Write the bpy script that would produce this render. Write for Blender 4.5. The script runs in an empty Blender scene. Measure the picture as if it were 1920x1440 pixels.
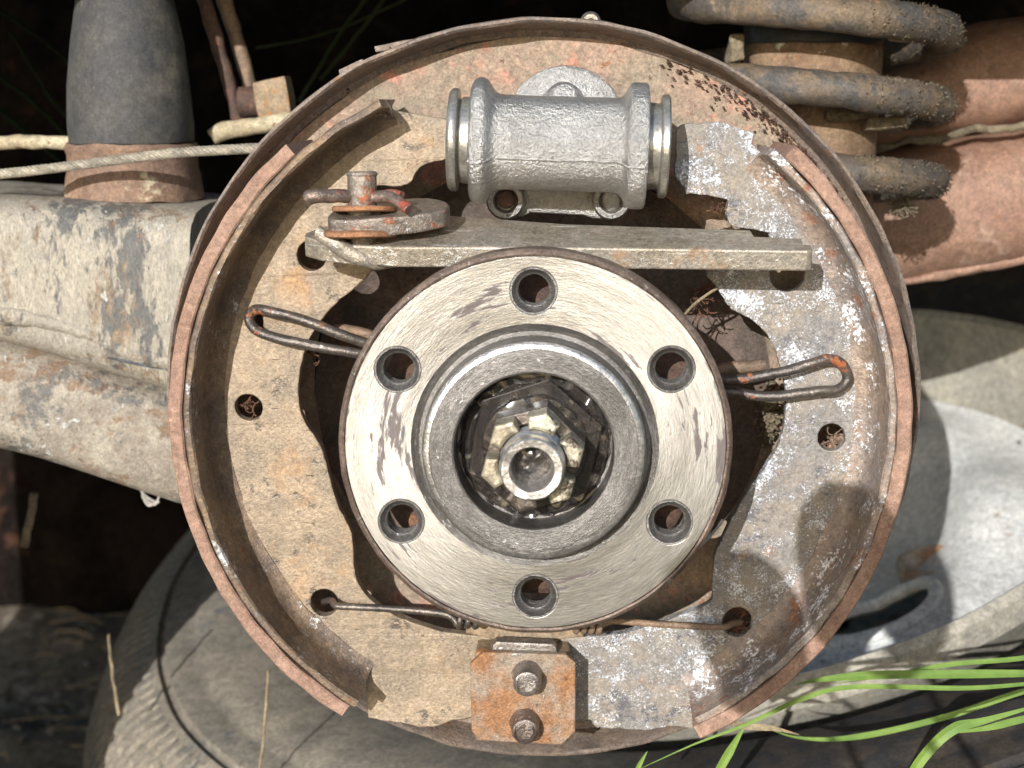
import bpy, bmesh, math, random
from mathutils import Vector, Matrix, noise
random.seed(7)
R_ = math.radians
U = 0.00018            # metres per modelling unit (one unit is about 0.18 mm)
scene = bpy.context.scene
COL = scene.collection

# ------------------------------------------------------------------ camera
F_PX = 2800.0
PITCH, YAW = R_(11.0), R_(2.42)
Fw = Vector((-math.sin(YAW)*math.cos(PITCH), math.cos(YAW)*math.cos(PITCH), -math.sin(PITCH)))
Rt = Vector((math.cos(YAW), math.sin(YAW), 0)).normalized()
Up = Rt.cross(Fw).normalized()
CU, CV = 1013.6, 740.3
CAM = -((CU-960)*Rt + (720-CV)*Up + F_PX*Fw)       # in modelling units
cam_d = bpy.data.cameras.new('camera'); cam = bpy.data.objects.new('camera', cam_d); COL.objects.link(cam)
cam.matrix_world = Matrix.Translation(CAM*U) @ Matrix((Rt, Up, -Fw)).transposed().to_4x4()
cam_d.sensor_width = 36; cam_d.lens = F_PX/1920*36
cam_d.clip_start = 0.01; cam_d.clip_end = 200
cam_d.dof.use_dof = True; cam_d.dof.focus_distance = 2560*U; cam_d.dof.aperture_fstop = 17
scene.camera = cam

def P(u, v, y):
    d = (u-960)*Rt + (720-v)*Up + F_PX*Fw
    t = (y-CAM.y)/d.y
    return CAM + d*t

# ------------------------------------------------------------------ light
LIGHT = Vector((0.29, 1.0, -0.34)).normalized()    # the way the sun's rays travel
w = bpy.data.worlds.new('World'); scene.world = w; w.use_nodes = True
nt = w.node_tree; nt.nodes.clear()
sky = nt.nodes.new('ShaderNodeTexSky'); sky.sky_type = 'NISHITA'; sky.sun_disc = False
sky.sun_elevation = math.asin(-LIGHT.z)
sky.sun_rotation = math.atan2(-LIGHT.x, -LIGHT.y)
sky.air_density = 1.0; sky.dust_density = 1.0; sky.ozone_density = 1.0
bg = nt.nodes.new('ShaderNodeBackground'); bg.inputs['Strength'].default_value = 0.15
wo = nt.nodes.new('ShaderNodeOutputWorld')
nt.links.new(sky.outputs[0], bg.inputs[0]); nt.links.new(bg.outputs[0], wo.inputs[0])
sd = bpy.data.lights.new('sun', 'SUN'); sd.energy = 4.5; sd.angle = R_(0.3); sd.color = (1.0, 0.982, 0.958)
so = bpy.data.objects.new('sun', sd); COL.objects.link(so)
so.rotation_euler = LIGHT.to_track_quat('-Z', 'Y').to_euler(); so.location = (-1, -3, 2)
scene.view_settings.view_transform = 'Standard'; scene.view_settings.look = 'None'
scene.view_settings.gamma = 1; scene.view_settings.use_curve_mapping = False
scene.view_settings.exposure = 0.14
scene.render.engine = 'CYCLES'

# ------------------------------------------------------------------ materials
SAT = 0.86
def s2l(c):
    lm = .3*c[0]+.55*c[1]+.15*c[2]; c = [max(0, lm+(x-lm)*SAT) for x in c]; c[2] *= 1.01
    return tuple(((x/255)/12.92 if x/255 <= .04045 else ((x/255+.055)/1.055)**2.4) for x in c) + (1,)
MATS = {}
def worn(name, c1, c2, layers=(), rough=.6, metal=0.0, bump=.25, grain=20, coarse=1.0, spec=.5,
         aniso=0.0, scale=1.0, stretch=(1, 1, 1), graincol=.25, polar=False, bumpdist=1.6, coat=0, mott=.2, scratch=(), xmix=None):
    """layers: (color, fine_scale, patch_scale, patch_weight, threshold, softness, rough, metal, height)"""
    m = bpy.data.materials.new(name); m.use_nodes = True; t = m.node_tree; N, L = t.nodes, t.links
    bs = N['Principled BSDF']
    tc = N.new('ShaderNodeTexCoord'); mp = N.new('ShaderNodeMapping')
    k = scale/(U*100)
    if polar:   # coordinates that run round the Y axis: (radius, angle*3, y)
        sx = N.new('ShaderNodeSeparateXYZ'); L.new(tc.outputs['Object'], sx.inputs[0])
        def mth(op, a, b=None):
            n = N.new('ShaderNodeMath'); n.operation = op
            for i, q in enumerate((a, b)):
                if q is None: continue
                if isinstance(q, (int, float)): n.inputs[i].default_value = q
                else: L.new(q, n.inputs[i])
            return n.outputs[0]
        r2 = mth('SQRT', mth('ADD', mth('MULTIPLY', sx.outputs[0], sx.outputs[0]), mth('MULTIPLY', sx.outputs[2], sx.outputs[2])))
        an = mth('MULTIPLY', mth('ARCTAN2', sx.outputs[0], sx.outputs[2]), 250*U)
        cx = N.new('ShaderNodeCombineXYZ'); L.new(r2, cx.inputs[0]); L.new(an, cx.inputs[1]); L.new(sx.outputs[1], cx.inputs[2])
        L.new(cx.outputs[0], mp.inputs[0])
    else:
        L.new(tc.outputs['Object'], mp.inputs[0])
    mp.inputs['Scale'].default_value = (k*stretch[0], k*stretch[1], k*stretch[2])
    co = mp.outputs[0]
    sd_ = [0.0]
    def nz(sc, det=6, dist=0.0, ro=.6):
        n = N.new('ShaderNodeTexNoise'); n.noise_dimensions = '3D'; sd_[0] += 3.7
        vo = N.new('ShaderNodeVectorMath'); vo.operation = 'ADD'; L.new(co, vo.inputs[0]); vo.inputs[1].default_value = (sd_[0]*1.3, sd_[0]*.7, sd_[0]*2.1)
        n.inputs['Scale'].default_value = sc; n.inputs['Detail'].default_value = det
        n.inputs['Roughness'].default_value = ro; n.inputs['Distortion'].default_value = dist
        L.new(vo.outputs[0], n.inputs['Vector']); return n.outputs[0]
    def ramp(x, a, b):
        n = N.new('ShaderNodeMapRange'); n.interpolation_type = 'SMOOTHSTEP'
        L.new(x, n.inputs[0]); n.inputs[1].default_value = a; n.inputs[2].default_value = b; return n.outputs[0]
    def mix(f, a, b, col=True, mode='MIX'):
        n = N.new('ShaderNodeMix'); n.data_type = 'RGBA' if col else 'FLOAT'
        if col: n.blend_type = mode
        ia, ib, io = (6, 7, 2) if col else (2, 3, 0)
        if isinstance(f, float): n.inputs[0].default_value = f
        else: L.new(f, n.inputs[0])
        for i, q in ((ia, a), (ib, b)):
            if hasattr(q, 'is_linked') or hasattr(q, 'node'): L.new(q, n.inputs[i])
            else: n.inputs[i].default_value = q
        return n.outputs[io]
    base = mix(ramp(nz(coarse*1.1, 5, .3), .35, .65), s2l(c1), s2l(c2))
    g = nz(grain, 4, 0, .7)
    rg, me = rough, metal
    hh = mix(.35, g, nz(coarse*4, 4), col=False)
    for (c, fs, ps, pw, th, so_, ro_, me_, he_) in layers:
        val = mix(float(pw), nz(fs, 5, .4, .65), nz(ps, 3, .2), col=False)
        mk = ramp(val, th, th+so_)
        base = mix(mk, base, s2l(c))
        rg = mix(mk, rg, ro_, col=False); me = mix(mk, me, me_, col=False)
        if he_:
            ad = N.new('ShaderNodeMath'); ad.operation = 'MULTIPLY_ADD'
            L.new(mk, ad.inputs[0]); ad.inputs[1].default_value = he_; L.new(hh, ad.inputs[2]); hh = ad.outputs[0]
    for (ang_, lenf, dens, thr_, c_, hgt_) in scratch:
        m2 = N.new('ShaderNodeMapping'); L.new(tc.outputs['Object'], m2.inputs[0]); m2.inputs['Rotation'].default_value = (0, R_(ang_), 0)
        m2.inputs['Scale'].default_value = (k*lenf, k*.3, k*dens)
        nn_ = N.new('ShaderNodeTexNoise'); nn_.inputs['Scale'].default_value = 1; nn_.inputs['Detail'].default_value = 3; nn_.inputs['Distortion'].default_value = .15
        L.new(m2.outputs[0], nn_.inputs['Vector'])
        mk = ramp(nn_.outputs[0], thr_, thr_+.03); base = mix(mk, base, s2l(c_))
        ad = N.new('ShaderNodeMath'); ad.operation = 'MULTIPLY_ADD'; L.new(mk, ad.inputs[0]); ad.inputs[1].default_value = hgt_; L.new(hh, ad.inputs[2]); hh = ad.outputs[0]
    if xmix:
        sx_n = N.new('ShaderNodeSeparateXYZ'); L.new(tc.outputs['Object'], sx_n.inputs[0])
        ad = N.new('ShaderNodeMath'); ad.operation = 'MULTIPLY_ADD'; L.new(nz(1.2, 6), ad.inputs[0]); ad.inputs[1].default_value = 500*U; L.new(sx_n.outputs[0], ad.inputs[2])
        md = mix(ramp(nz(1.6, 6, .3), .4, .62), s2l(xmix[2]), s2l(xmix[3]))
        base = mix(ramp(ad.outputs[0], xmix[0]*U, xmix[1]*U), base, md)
    for sc_, am_ in ((5.5, mott), (13, mott*.8)):
        mc = mix(ramp(nz(sc_, 4, .3, .75), .36, .64), (1-am_, 1-am_, 1-am_*1.05, 1), (1+am_*.75, 1+am_*.72, 1+am_*.68, 1))
        n = N.new('ShaderNodeMix'); n.data_type = 'RGBA'; n.blend_type = 'MULTIPLY'; n.inputs[0].default_value = 1
        n.clamp_result = False; L.new(base, n.inputs[6]); L.new(mc, n.inputs[7]); base = n.outputs[2]
    gc = mix(ramp(g, .3, .7), (1-graincol, 1-graincol, 1-graincol, 1), (1+graincol*.6, 1+graincol*.6, 1+graincol*.6, 1))
    n = N.new('ShaderNodeMix'); n.data_type = 'RGBA'; n.blend_type = 'MULTIPLY'; n.inputs[0].default_value = 1
    n.clamp_result = False; L.new(base, n.inputs[6]); L.new(gc, n.inputs[7])
    L.new(n.outputs[2], bs.inputs['Base Color'])
    for sock, q in (('Roughness', rg), ('Metallic', me)):
        if isinstance(q, (int, float)): bs.inputs[sock].default_value = q
        else: L.new(q, bs.inputs[sock])
    bs.inputs['Specular IOR Level'].default_value = spec
    if coat: bs.inputs['Coat Weight'].default_value = coat; bs.inputs['Coat Roughness'].default_value = .2
    if aniso:
        bs.inputs['Anisotropic'].default_value = aniso
        vm = N.new('ShaderNodeVectorMath'); vm.operation = 'CROSS_PRODUCT'; vm.inputs[0].default_value = (0, 1, 0)
        L.new(tc.outputs['Object'], vm.inputs[1]); vn = N.new('ShaderNodeVectorMath'); vn.operation = 'NORMALIZE'
        L.new(vm.outputs[0], vn.inputs[0]); L.new(vn.outputs[0], bs.inputs['Tangent'])
    bp = N.new('ShaderNodeBump'); bp.inputs['Strength'].default_value = bump; bp.inputs['Distance'].default_value = bumpdist*U*4
    L.new(hh, bp.inputs['Height']); L.new(bp.outputs[0], bs.inputs['Normal'])
    MATS[name] = m; return m

RUST = (158, 82, 38); DRUST = (96, 60, 44)
M_web_l = worn('brown_stained_steel', (176, 154, 126), (150, 134, 112),
    [((186, 146, 104), 2.0, .6, .6, .52, .16, .7, .1, 0), ((128, 118, 106), 5, 1.2, .5, .56, .08, .35, .7, -.3),
     ((118, 92, 66), 9, 1.5, .4, .63, .07, .8, 0, .3), ((225, 220, 210), 22, 1.6, .45, .62, .05, .3, .8, .3)],
    rough=.5, metal=.25, bump=.5, mott=.13, scratch=((20, 1.6, 22, .70, (96, 82, 66), -.4),))
M_web_r = worn('grey_steel_with_white_flecks', (160, 148, 132), (142, 138, 134),
    [((168, 132, 96), 2.0, .8, .6, .60, .1, .8, .0, 0), ((120, 118, 122), 6, 1.2, .5, .55, .08, .45, .5, -.2),
     ((170, 134, 104), 3, .9, .5, .57, .1, .8, 0, 0), ((226, 230, 238), 20, 1.4, .5, .52, .07, .55, .0, .8), ((236, 240, 246), 34, 2.6, .42, .545, .05, .5, 0, .5)],
    rough=.55, metal=.2, bump=.55, mott=.14, scratch=((70, 1.4, 20, .69, (100, 90, 82), -.4),))
M_plate = worn('rusty_brown_backing', (168, 140, 118), (148, 134, 112),
    [((196, 134, 110), 3, .8, .5, .525, .12, .75, 0, .1), ((160, 104, 66), 8, 1.1, .5, .6, .06, .85, 0, .3),
     ((112, 84, 66), 6, 1.4, .4, .62, .06, .85, 0, -.4), ((220, 205, 190), 26, 1.8, .4, .64, .04, .4, .4, .3)],
    rough=.6, metal=.12, bump=.5)
M_centre = worn('shade_dark_plate_centre', (116, 96, 84), (100, 88, 78), [((146, 112, 92), 2.4, .8, .5, .56, .1, .8, 0, .1), ((150, 88, 50), 7, 1.1, .5, .61, .06, .85, 0, .3), ((70, 58, 50), 6, 1.2, .4, .6, .08, .9, 0, -.3)], rough=.7, bump=.6)  # base darkened to carry the gap's deep shade, with rust and dirt over it
M_lip = worn('brown_rim_steel', (134, 120, 110), (148, 128, 110),
    [((164, 110, 70), 6, 1.2, .4, .58, .1, .85, 0, .3), ((66, 48, 42), 8, 1.4, .3, .6, .05, .85, 0, -.5),
     ((175, 168, 165), 10, 2, .4, .62, .05, .4, .6, .2)], rough=.6, metal=.2, bump=.6)
M_table = worn('brown_rusty_table', (142, 118, 92), (112, 96, 84),
    [((160, 98, 58), 5, 1.0, .5, .58, .08, .8, 0, .2), ((186, 184, 180), 9, 1.2, .5, .57, .06, .35, .7, .2),
     ((74, 58, 52), 7, 1.4, .4, .61, .06, .8, 0, -.3)], rough=.5, metal=.3, bump=.5)
M_table_r = worn('grey_blue_table', (164, 144, 126), (144, 134, 128),
    [((150, 104, 78), 3, 1.0, .5, .54, .08, .8, 0, .1), ((240, 241, 246), 15, 1.4, .5, .54, .05, .5, 0, .5)],
    rough=.5, metal=.3, bump=.45)
M_lining = worn('pink_friction_lining', (172, 136, 114), (156, 120, 100),
    [((192, 156, 128), 5, 1.3, .4, .58, .1, .85, 0, .2), ((128, 96, 84), 18, 2, .3, .62, .05, .9, 0, -.3)],
    rough=.85, bump=.5, grain=40)
M_hub = worn('turned_bright_steel', (188, 184, 175), (166, 161, 151),
    [((112, 102, 98), 3.6, .85, .6, .56, .03, .6, .3, -.25), ((128, 116, 104), 9, 1.2, .3, .635, .04, .5, .5, -.2),
     ((236, 230, 218), 5, 1.0, .3, .6, .08, .3, .8, 0)],
    rough=.41, metal=.8, bump=.16, grain=13, aniso=.6, stretch=(2.6, .42, 1), polar=True, graincol=.06, mott=.1)
M_hub_dark = worn('dark_oily_steel', (134, 130, 125), (110, 106, 101),
    [((200, 196, 190), 8, 1.6, .3, .60, .05, .3, .9, .2), ((92, 70, 52), 6, 1.4, .4, .62, .06, .6, .1, .2),
     ((80, 74, 72), 4, 1.3, .4, .62, .08, .25, .2, 0)],
    rough=.38, metal=.6, bump=.4, stretch=(2.6, .5, 1), polar=True, aniso=.5)
M_hub_edge = worn('brown_turned_edge', (150, 128, 112), (120, 102, 90),
    [((215, 210, 200), 7, 1.4, .4, .58, .05, .3, .9, .2), ((110, 70, 50), 7, 1.6, .4, .61, .06, .8, 0, .2)],
    rough=.45, metal=.5, bump=.45)
M_grease = worn('wet_dark_grease', (66, 56, 50), (42, 36, 33),
    [((130, 120, 104), 3, 1.6, .4, .56, .08, .35, .2, .3), ((92, 62, 40), 6, 1.4, .4, .62, .06, .3, 0, .3)],
    rough=.16, metal=.1, bump=1.0, grain=10, coarse=2.4, bumpdist=4.5, spec=.7, coat=.8, graincol=.4)
M_nut = worn('greasy_nut_steel', (120, 108, 96), (84, 74, 66),
    [((70, 56, 46), 5, 1.6, .3, .55, .08, .25, .1, .4)], rough=.3, metal=.5, bump=.6, grain=16, coat=.4)
M_crown = worn('pale_brassy_metal', (206, 198, 172), (160, 148, 124),
    [((82, 70, 56), 6, 2.0, .5, .545, .05, .4, .3, -.3)], rough=.42, metal=.5, bump=.3)
M_tip = worn('worn_shaft_steel', (216, 212, 206), (186, 182, 178),
    [((110, 96, 88), 10, 2, .4, .62, .05, .5, .3, -.2)], rough=.3, metal=.85, bump=.3)
M_cast = worn('rough_cast_metal', (206, 203, 197), (188, 185, 179),
    [((150, 144, 136), 16, 2, .3, .64, .06, .5, .5, -.2)], rough=.34, metal=.84, bump=.8, grain=17, coarse=1.0,
    bumpdist=2.4, graincol=.15, mott=.1)
M_mach = worn('machined_alloy', (188, 185, 175), (172, 168, 156),
    [((112, 98, 88), 9, 2, .4, .61, .06, .5, .5, 0)], rough=.3, metal=.75, bump=.15, mott=.1)
M_strut = worn('worn_grey_bar', (184, 174, 158), (168, 156, 136),
    [((164, 128, 94), 3, 1.0, .5, .56, .12, .6, .1, 0), ((224, 220, 210), 14, 1.4, .45, .57, .06, .35, .8, .3),
     ((104, 96, 88), 12, 1.6, .4, .61, .06, .5, .4, -.3)], rough=.42, metal=.5, bump=.45, scratch=((4, .8, 24, .68, (222, 218, 208), .2),))
M_lever = worn('rust_flecked_dark_steel', (158, 146, 132), (136, 124, 112),
    [((176, 92, 50), 6, 1.3, .5, .56, .07, .75, 0, .3), ((198, 190, 182), 12, 2, .4, .6, .05, .3, .8, .2)],
    rough=.4, metal=.5, bump=.6)
M_cotter = worn('red_rust_wire', (150, 132, 120), (130, 110, 98),
    [((160, 70, 46), 6, 1.6, .5, .52, .06, .7, 0, .3)], rough=.3, metal=.6, bump=.5)
M_orange = worn('orange_rust', (180, 122, 76), (150, 104, 74),
    [((120, 76, 54), 7, 1.6, .4, .58, .07, .8, .1, -.2), ((210, 70, 30), 6, 1.4, .4, .63, .05, .8, 0, .1)], rough=.8, bump=.5)
M_wire = worn('grey_spring_wire', (122, 112, 102), (96, 90, 86),
    [((176, 98, 54), 5, 1.2, .5, .565, .06, .7, 0, .2), ((190, 186, 180), 9, 1.6, .4, .61, .06, .3, .9, 0)],
    rough=.35, metal=.6, bump=.35)
M_wire_brown = worn('muddy_spring_wire', (158, 128, 100), (130, 108, 88),
    [((180, 100, 54), 5, 1.2, .5, .6, .06, .7, 0, .2)], rough=.6, metal=.2, bump=.5)
M_rusthole = worn('rust_ring', (150, 112, 84), (190, 180, 160), [((120, 84, 60), 6, 1.6, .4, .55, .1, .8, 0, 0)], rough=.8, bump=.5)
M_anchor = worn('rusty_anchor_plate', (168, 150, 130), (170, 118, 76),
    [((164, 118, 70), 3.6, .9, .4, .54, .1, .75, 0, .1), ((172, 84, 40), 6, 1.2, .5, .61, .04, .85, 0, .3),
     ((206, 200, 188), 8, 1.4, .5, .58, .06, .35, .7, .3), ((112, 84, 72), 9, 1.4, .4, .62, .06, .7, .1, -.4)],
    rough=.55, metal=.25, bump=.7, scale=1.3)
M_rivet = worn('worn_rivet', (158, 150, 142), (130, 116, 106),
    [((226, 224, 220), 9, 2, .4, .56, .06, .3, .9, .2), ((140, 92, 66), 8, 2, .4, .62, .06, .7, 0, 0)], rough=.35, metal=.7, bump=.5)
M_bracket = worn('yellow_brown_bracket', (164, 142, 112), (142, 120, 94),
    [((186, 116, 50), 5, 1.2, .5, .55, .08, .8, 0, .2), ((120, 100, 84), 8, 1.5, .5, .6, .06, .6, .2, 0)], rough=.65, metal=.15, bump=.5)
M_beam = worn('peeling_painted_beam', (184, 174, 154), (170, 162, 146),
    [((112, 112, 108), 4.5, .7, .6, .53, .07, .5, .05, -.3), ((156, 134, 108), 4, .8, .55, .54, .1, .8, 0, -.2),
     ((140, 112, 92), 5, .7, .6, .585, .08, .9, 0, -.3), ((204, 200, 188), 7, 1.1, .5, .57, .06, .7, 0, .3),
     ((104, 98, 90), 15, 1.4, .4, .64, .05, .8, 0, -.4)], rough=.6, bump=.8, bumpdist=2.0, stretch=(1.3, 1, .55), mott=.13)
M_beam_low = worn('rusty_painted_beam', (176, 166, 148), (150, 138, 122),
    [((120, 118, 112), 5, .9, .6, .53, .08, .5, .05, -.3), ((150, 124, 100), 4, .7, .55, .53, .08, .8, 0, -.2),
     ((128, 100, 84), 5, .7, .6, .575, .08, .9, 0, -.4), ((200, 198, 188), 6, 1.2, .5, .57, .05, .6, 0, .3)], rough=.6, bump=.8, bumpdist=2.0, mott=.15)
M_rubber = worn('dusty_black_rubber', (66, 66, 68), (80, 78, 74),
    [((128, 120, 104), 1.5, .5, .7, .53, .2, .9, 0, 0), ((150, 138, 116), 16, 1, .5, .62, .06, .9, 0, .2)], rough=.7, bump=.25)
M_spring = worn('dirty_coil_steel', (128, 108, 84), (88, 84, 80),
    [((88, 84, 80), 3, .8, .5, .53, .08, .4, .1, -.2), ((170, 150, 118), 4, 1, .5, .58, .1, .9, 0, .2),
     ((160, 108, 72), 6, 1.2, .5, .6, .06, .8, 0, .1)], rough=.55, metal=.1, bump=.6)
M_dust = worn('caked_dust', (156, 140, 112), (128, 114, 90), [((96, 84, 66), 8, 1.6, .4, .57, .08, .95, 0, -.4)],
    rough=.95, bump=1.0, bumpdist=3, grain=18, graincol=.35)
M_arm = worn('pink_rust_arm', (164, 126, 102), (150, 112, 92),
    [((186, 156, 134), 2.4, .7, .5, .55, .14, .6, .1, 0), ((176, 122, 84), 9, 1.2, .4, .6, .06, .8, 0, .1),
     ((120, 78, 66), 5, 1, .4, .6, .08, .8, 0, 0)], rough=.6, metal=.05, bump=.4)
M_rustdark = worn('dark_rust', (112, 82, 66), (84, 64, 56), [((160, 108, 70), 6, 1.3, .4, .58, .08, .85, 0, .2)], rough=.75, bump=.6)
M_cream = worn('cream_dirty_paint', (206, 194, 160), (176, 160, 126), [((130, 92, 62), 5, 1.4, .4, .56, .06, .8, 0, -.2)], rough=.7, bump=.5)
M_cable = worn('galvanised_cable', (178, 168, 146), (150, 142, 126), [((96, 90, 82), 7, 1.4, .4, .6, .1, .7, .1, 0)], rough=.6, metal=.25, bump=.3)
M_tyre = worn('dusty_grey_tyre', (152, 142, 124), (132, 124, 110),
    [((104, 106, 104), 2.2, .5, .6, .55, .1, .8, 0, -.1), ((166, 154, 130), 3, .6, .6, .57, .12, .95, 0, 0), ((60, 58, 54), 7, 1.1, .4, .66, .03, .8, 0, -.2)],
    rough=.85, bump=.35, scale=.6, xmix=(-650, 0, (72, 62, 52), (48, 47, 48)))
M_tyre_in = worn('muddy_dark_sidewall', (70, 64, 60), (56, 54, 56),
    [((118, 98, 76), 1.5, .4, .6, .55, .12, .95, 0, .1), ((44, 50, 58), 4, .8, .5, .6, .08, .7, 0, 0)], rough=.8, bump=.6, scale=.6)
M_white = worn('chipped_white_paint', (232, 232, 226), (222, 224, 220),
    [((150, 116, 78), 2.0, .5, .5, .635, .06, .8, 0, -.2), ((92, 96, 90), 3.5, .7, .5, .64, .03, .7, 0, -.3)], rough=.4, bump=.25, scale=.7)
M_rimgrey = worn('grey_dusty_rim', (176, 170, 152), (156, 152, 140), [((200, 176, 130), 4, .8, .5, .6, .1, .8, 0, 0)], rough=.55, bump=.3, scale=.7)
M_soil = worn('dark_soil', (150, 138, 118), (116, 106, 90),
    [((178, 168, 148), 3, .35, .5, .56, .08, 1, 0, .2), ((46, 40, 34), 6, .5, .4, .57, .08, 1, 0, -.3)], rough=.95, bump=1.0, bumpdist=10, scale=.3, spec=.1)
M_under = worn('black_underbody', (44, 36, 31), (26, 23, 22), [((84, 58, 44), 1.5, .4, .5, .58, .1, .9, 0, 0)], rough=1, bump=.3, scale=.3, spec=0)
M_body = worn('faded_body_paint', (96, 104, 92), (90, 98, 88), [], rough=.4, bump=.05, scale=.2)
M_straw = worn('dry_straw', (168, 150, 116), (134, 114, 86), [], rough=.9, bump=.3)
M_root = worn('brown_fibre', (126, 84, 60), (92, 62, 46), [], rough=.95, bump=.4)
M_fluff = worn('grey_fluff', (186, 182, 172), (160, 156, 148), [], rough=.95, bump=.2)
M_stone = worn('grey_stone', (150, 142, 128), (110, 102, 92), [], rough=.9, bump=.6)
def leafmat(name, a, b):
    m = worn(name, a, b, [], rough=.5, bump=.0, mott=.05, graincol=.05); t = m.node_tree; bs = t.nodes['Principled BSDF']
    tr = t.nodes.new('ShaderNodeBsdfTranslucent'); tr.inputs[0].default_value = s2l(tuple(min(255, int(x*1.1)) for x in a))
    mx = t.nodes.new('ShaderNodeMixShader'); mx.inputs[0].default_value = .5
    o = t.nodes['Material Output']; t.links.new(bs.outputs[0], mx.inputs[1]); t.links.new(tr.outputs[0], mx.inputs[2]); t.links.new(mx.outputs[0], o.inputs[0])
    return m
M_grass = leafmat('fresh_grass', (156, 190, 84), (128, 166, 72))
M_grass_dark = leafmat('shaded_grass', (66, 90, 42), (50, 70, 34))  # darker copy of the grass, with shade put into its colour
M_shadow_leaf = leafmat('shadow_leaf_green', (70, 104, 40), (60, 92, 36))  # green for the leaves added to throw shadows

# ------------------------------------------------------------------ object helpers
def tag(o, label=None, cat=None, group=None, kind=None):
    for k_, v_ in (('label', label), ('category', cat), ('group', group), ('kind', kind)):
        if v_: o[k_] = v_
    return o
def thing(name, at, label, cat, group=None):
    o = bpy.data.objects.new(name, None); COL.objects.link(o); o.location = Vector(at)*U; o.empty_display_size = .01
    return tag(o, label, cat, group)
def origin(par):
    v = Vector((0, 0, 0)); p = par
    while p: v += p.location; p = p.parent
    return v
def mk(name, verts, faces, mat, parent=None, sharp=35, at=None):
    """verts in modelling units, world coordinates"""
    o0 = origin(parent); loc = Vector((0, 0, 0))
    if parent is None and at is not None: loc = Vector(at)*U
    me = bpy.data.meshes.new(name)
    me.from_pydata([tuple(Vector(v)*U - o0 - loc) for v in verts], [], faces)
    me.update()
    for p in me.polygons: p.use_smooth = True
    me.set_sharp_from_angle(angle=R_(sharp))
    if isinstance(mat, (list, tuple)):
        for q in mat: me.materials.append(q)
    else: me.materials.append(mat)
    o = bpy.data.objects.new(name, me); COL.objects.link(o); o.parent = parent; o.location = loc
    return o
def fixn(o):
    bm = bmesh.new(); bm.from_mesh(o.data); bmesh.ops.remove_doubles(bm, verts=bm.verts, dist=1e-7)
    bmesh.ops.recalc_face_normals(bm, faces=bm.faces); bm.to_mesh(o.data); bm.free(); return o
def jit(p, amp, sc=.02, seed=0):
    v = Vector(p)*sc + Vector((seed*7.1, seed*3.3, 0))
    return Vector(p) + noise.noise_vector(v)*amp
def frame(axis, up=(0, 0, 1)):
    a = Vector(axis).normalized(); up = Vector(up)
    if abs(a.dot(up.normalized())) > .99: up = Vector((0, 1, 0))
    s = up.cross(a).normalized(); t = a.cross(s)
    return s, t, a            # side, other, along
def lathe(name, prof, org, axis, mat, parent=None, seg=128, a0=0, a1=360, wob=0, wsc=.02, up=(0, 0, 1), rfun=None, at=None, sharp=35):
    """prof: (radius, distance along axis)"""
    s, t, a = frame(axis, up); org = Vector(org); V = []; Fc = []
    full = abs(a1-a0) >= 360; n = seg if full else seg+1
    for i in range(n):
        th = R_(a0 + (a1-a0)*i/seg); c, si = math.cos(th), math.sin(th)
        for j, (r, h) in enumerate(prof):
            if rfun: r, h = rfun(j, r, h, th)
            p = org + (s*c + t*si)*r + a*h
            if wob: p = jit(p, wob, wsc)
            V.append(p)
    m = len(prof)
    for i in range(seg):
        i2 = (i+1) % n
        for j in range(m-1):
            Fc.append((i*m+j, i2*m+j, i2*m+j+1, i*m+j+1))
    o = mk(name, V, Fc, mat, parent, at=at, sharp=sharp)
    return fixn(o)
def smooth_path(pts, n=6, closed=False):
    pts = [Vector(p) for p in pts]; out = []; N = len(pts)
    rng = range(N if closed else N-1)
    for i in rng:
        if closed: p0, p1, p2, p3 = pts[i-1], pts[i], pts[(i+1) % N], pts[(i+2) % N]
        else: p0, p1, p2, p3 = pts[max(i-1, 0)], pts[i], pts[i+1], pts[min(i+2, N-1)]
        for k_ in range(n):
            t = k_/n
            out.append(.5*((2*p1)+(p2-p0)*t+(2*p0-5*p1+4*p2-p3)*t*t+(3*p1-p0-3*p2+p3)*t**3))
    if not closed: out.append(pts[-1])
    return out
def tube_vf(path, r, seg=14, squash=(1, 1), wob=0, wsc=.03, cap=True, base=0, seed=0):
    path = [Vector(p) for p in path]; V, Fc = [], []; nrm = None; n = len(path)
    for i, p in enumerate(path):
        tg = (path[min(i+1, n-1)]-path[max(i-1, 0)]).normalized()
        if nrm is None:
            nrm = Vector((0, 0, 1)) if abs(tg.z) < .9 else Vector((1, 0, 0))
        nrm = (nrm - tg*nrm.dot(tg)).normalized(); b = tg.cross(nrm)
        rr = r(i/(n-1)) if callable(r) else r
        for k_ in range(seg):
            th = 2*math.pi*k_/seg
            q = p + (nrm*math.cos(th)*squash[0] + b*math.sin(th)*squash[1])*rr
            if wob: q = jit(q, wob, wsc, seed)
            V.append(q)
    for i in range(n-1):
        for k_ in range(seg):
            k2 = (k_+1) % seg
            Fc.append((base+i*seg+k_, base+i*seg+k2, base+(i+1)*seg+k2, base+(i+1)*seg+k_))
    if cap:
        Fc.append(tuple(base+k_ for k_ in reversed(range(seg)))); Fc.append(tuple(base+(n-1)*seg+k_ for k_ in range(seg)))
    return V, Fc
def tube(name, pts, r, mat, parent=None, n=6, seg=14, at=None, smooth=True, **k):
    V, Fc = tube_vf(smooth_path(pts, n) if smooth else pts, r, seg, **k)
    return mk(name, V, Fc, mat, parent, at=at, sharp=50)
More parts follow.
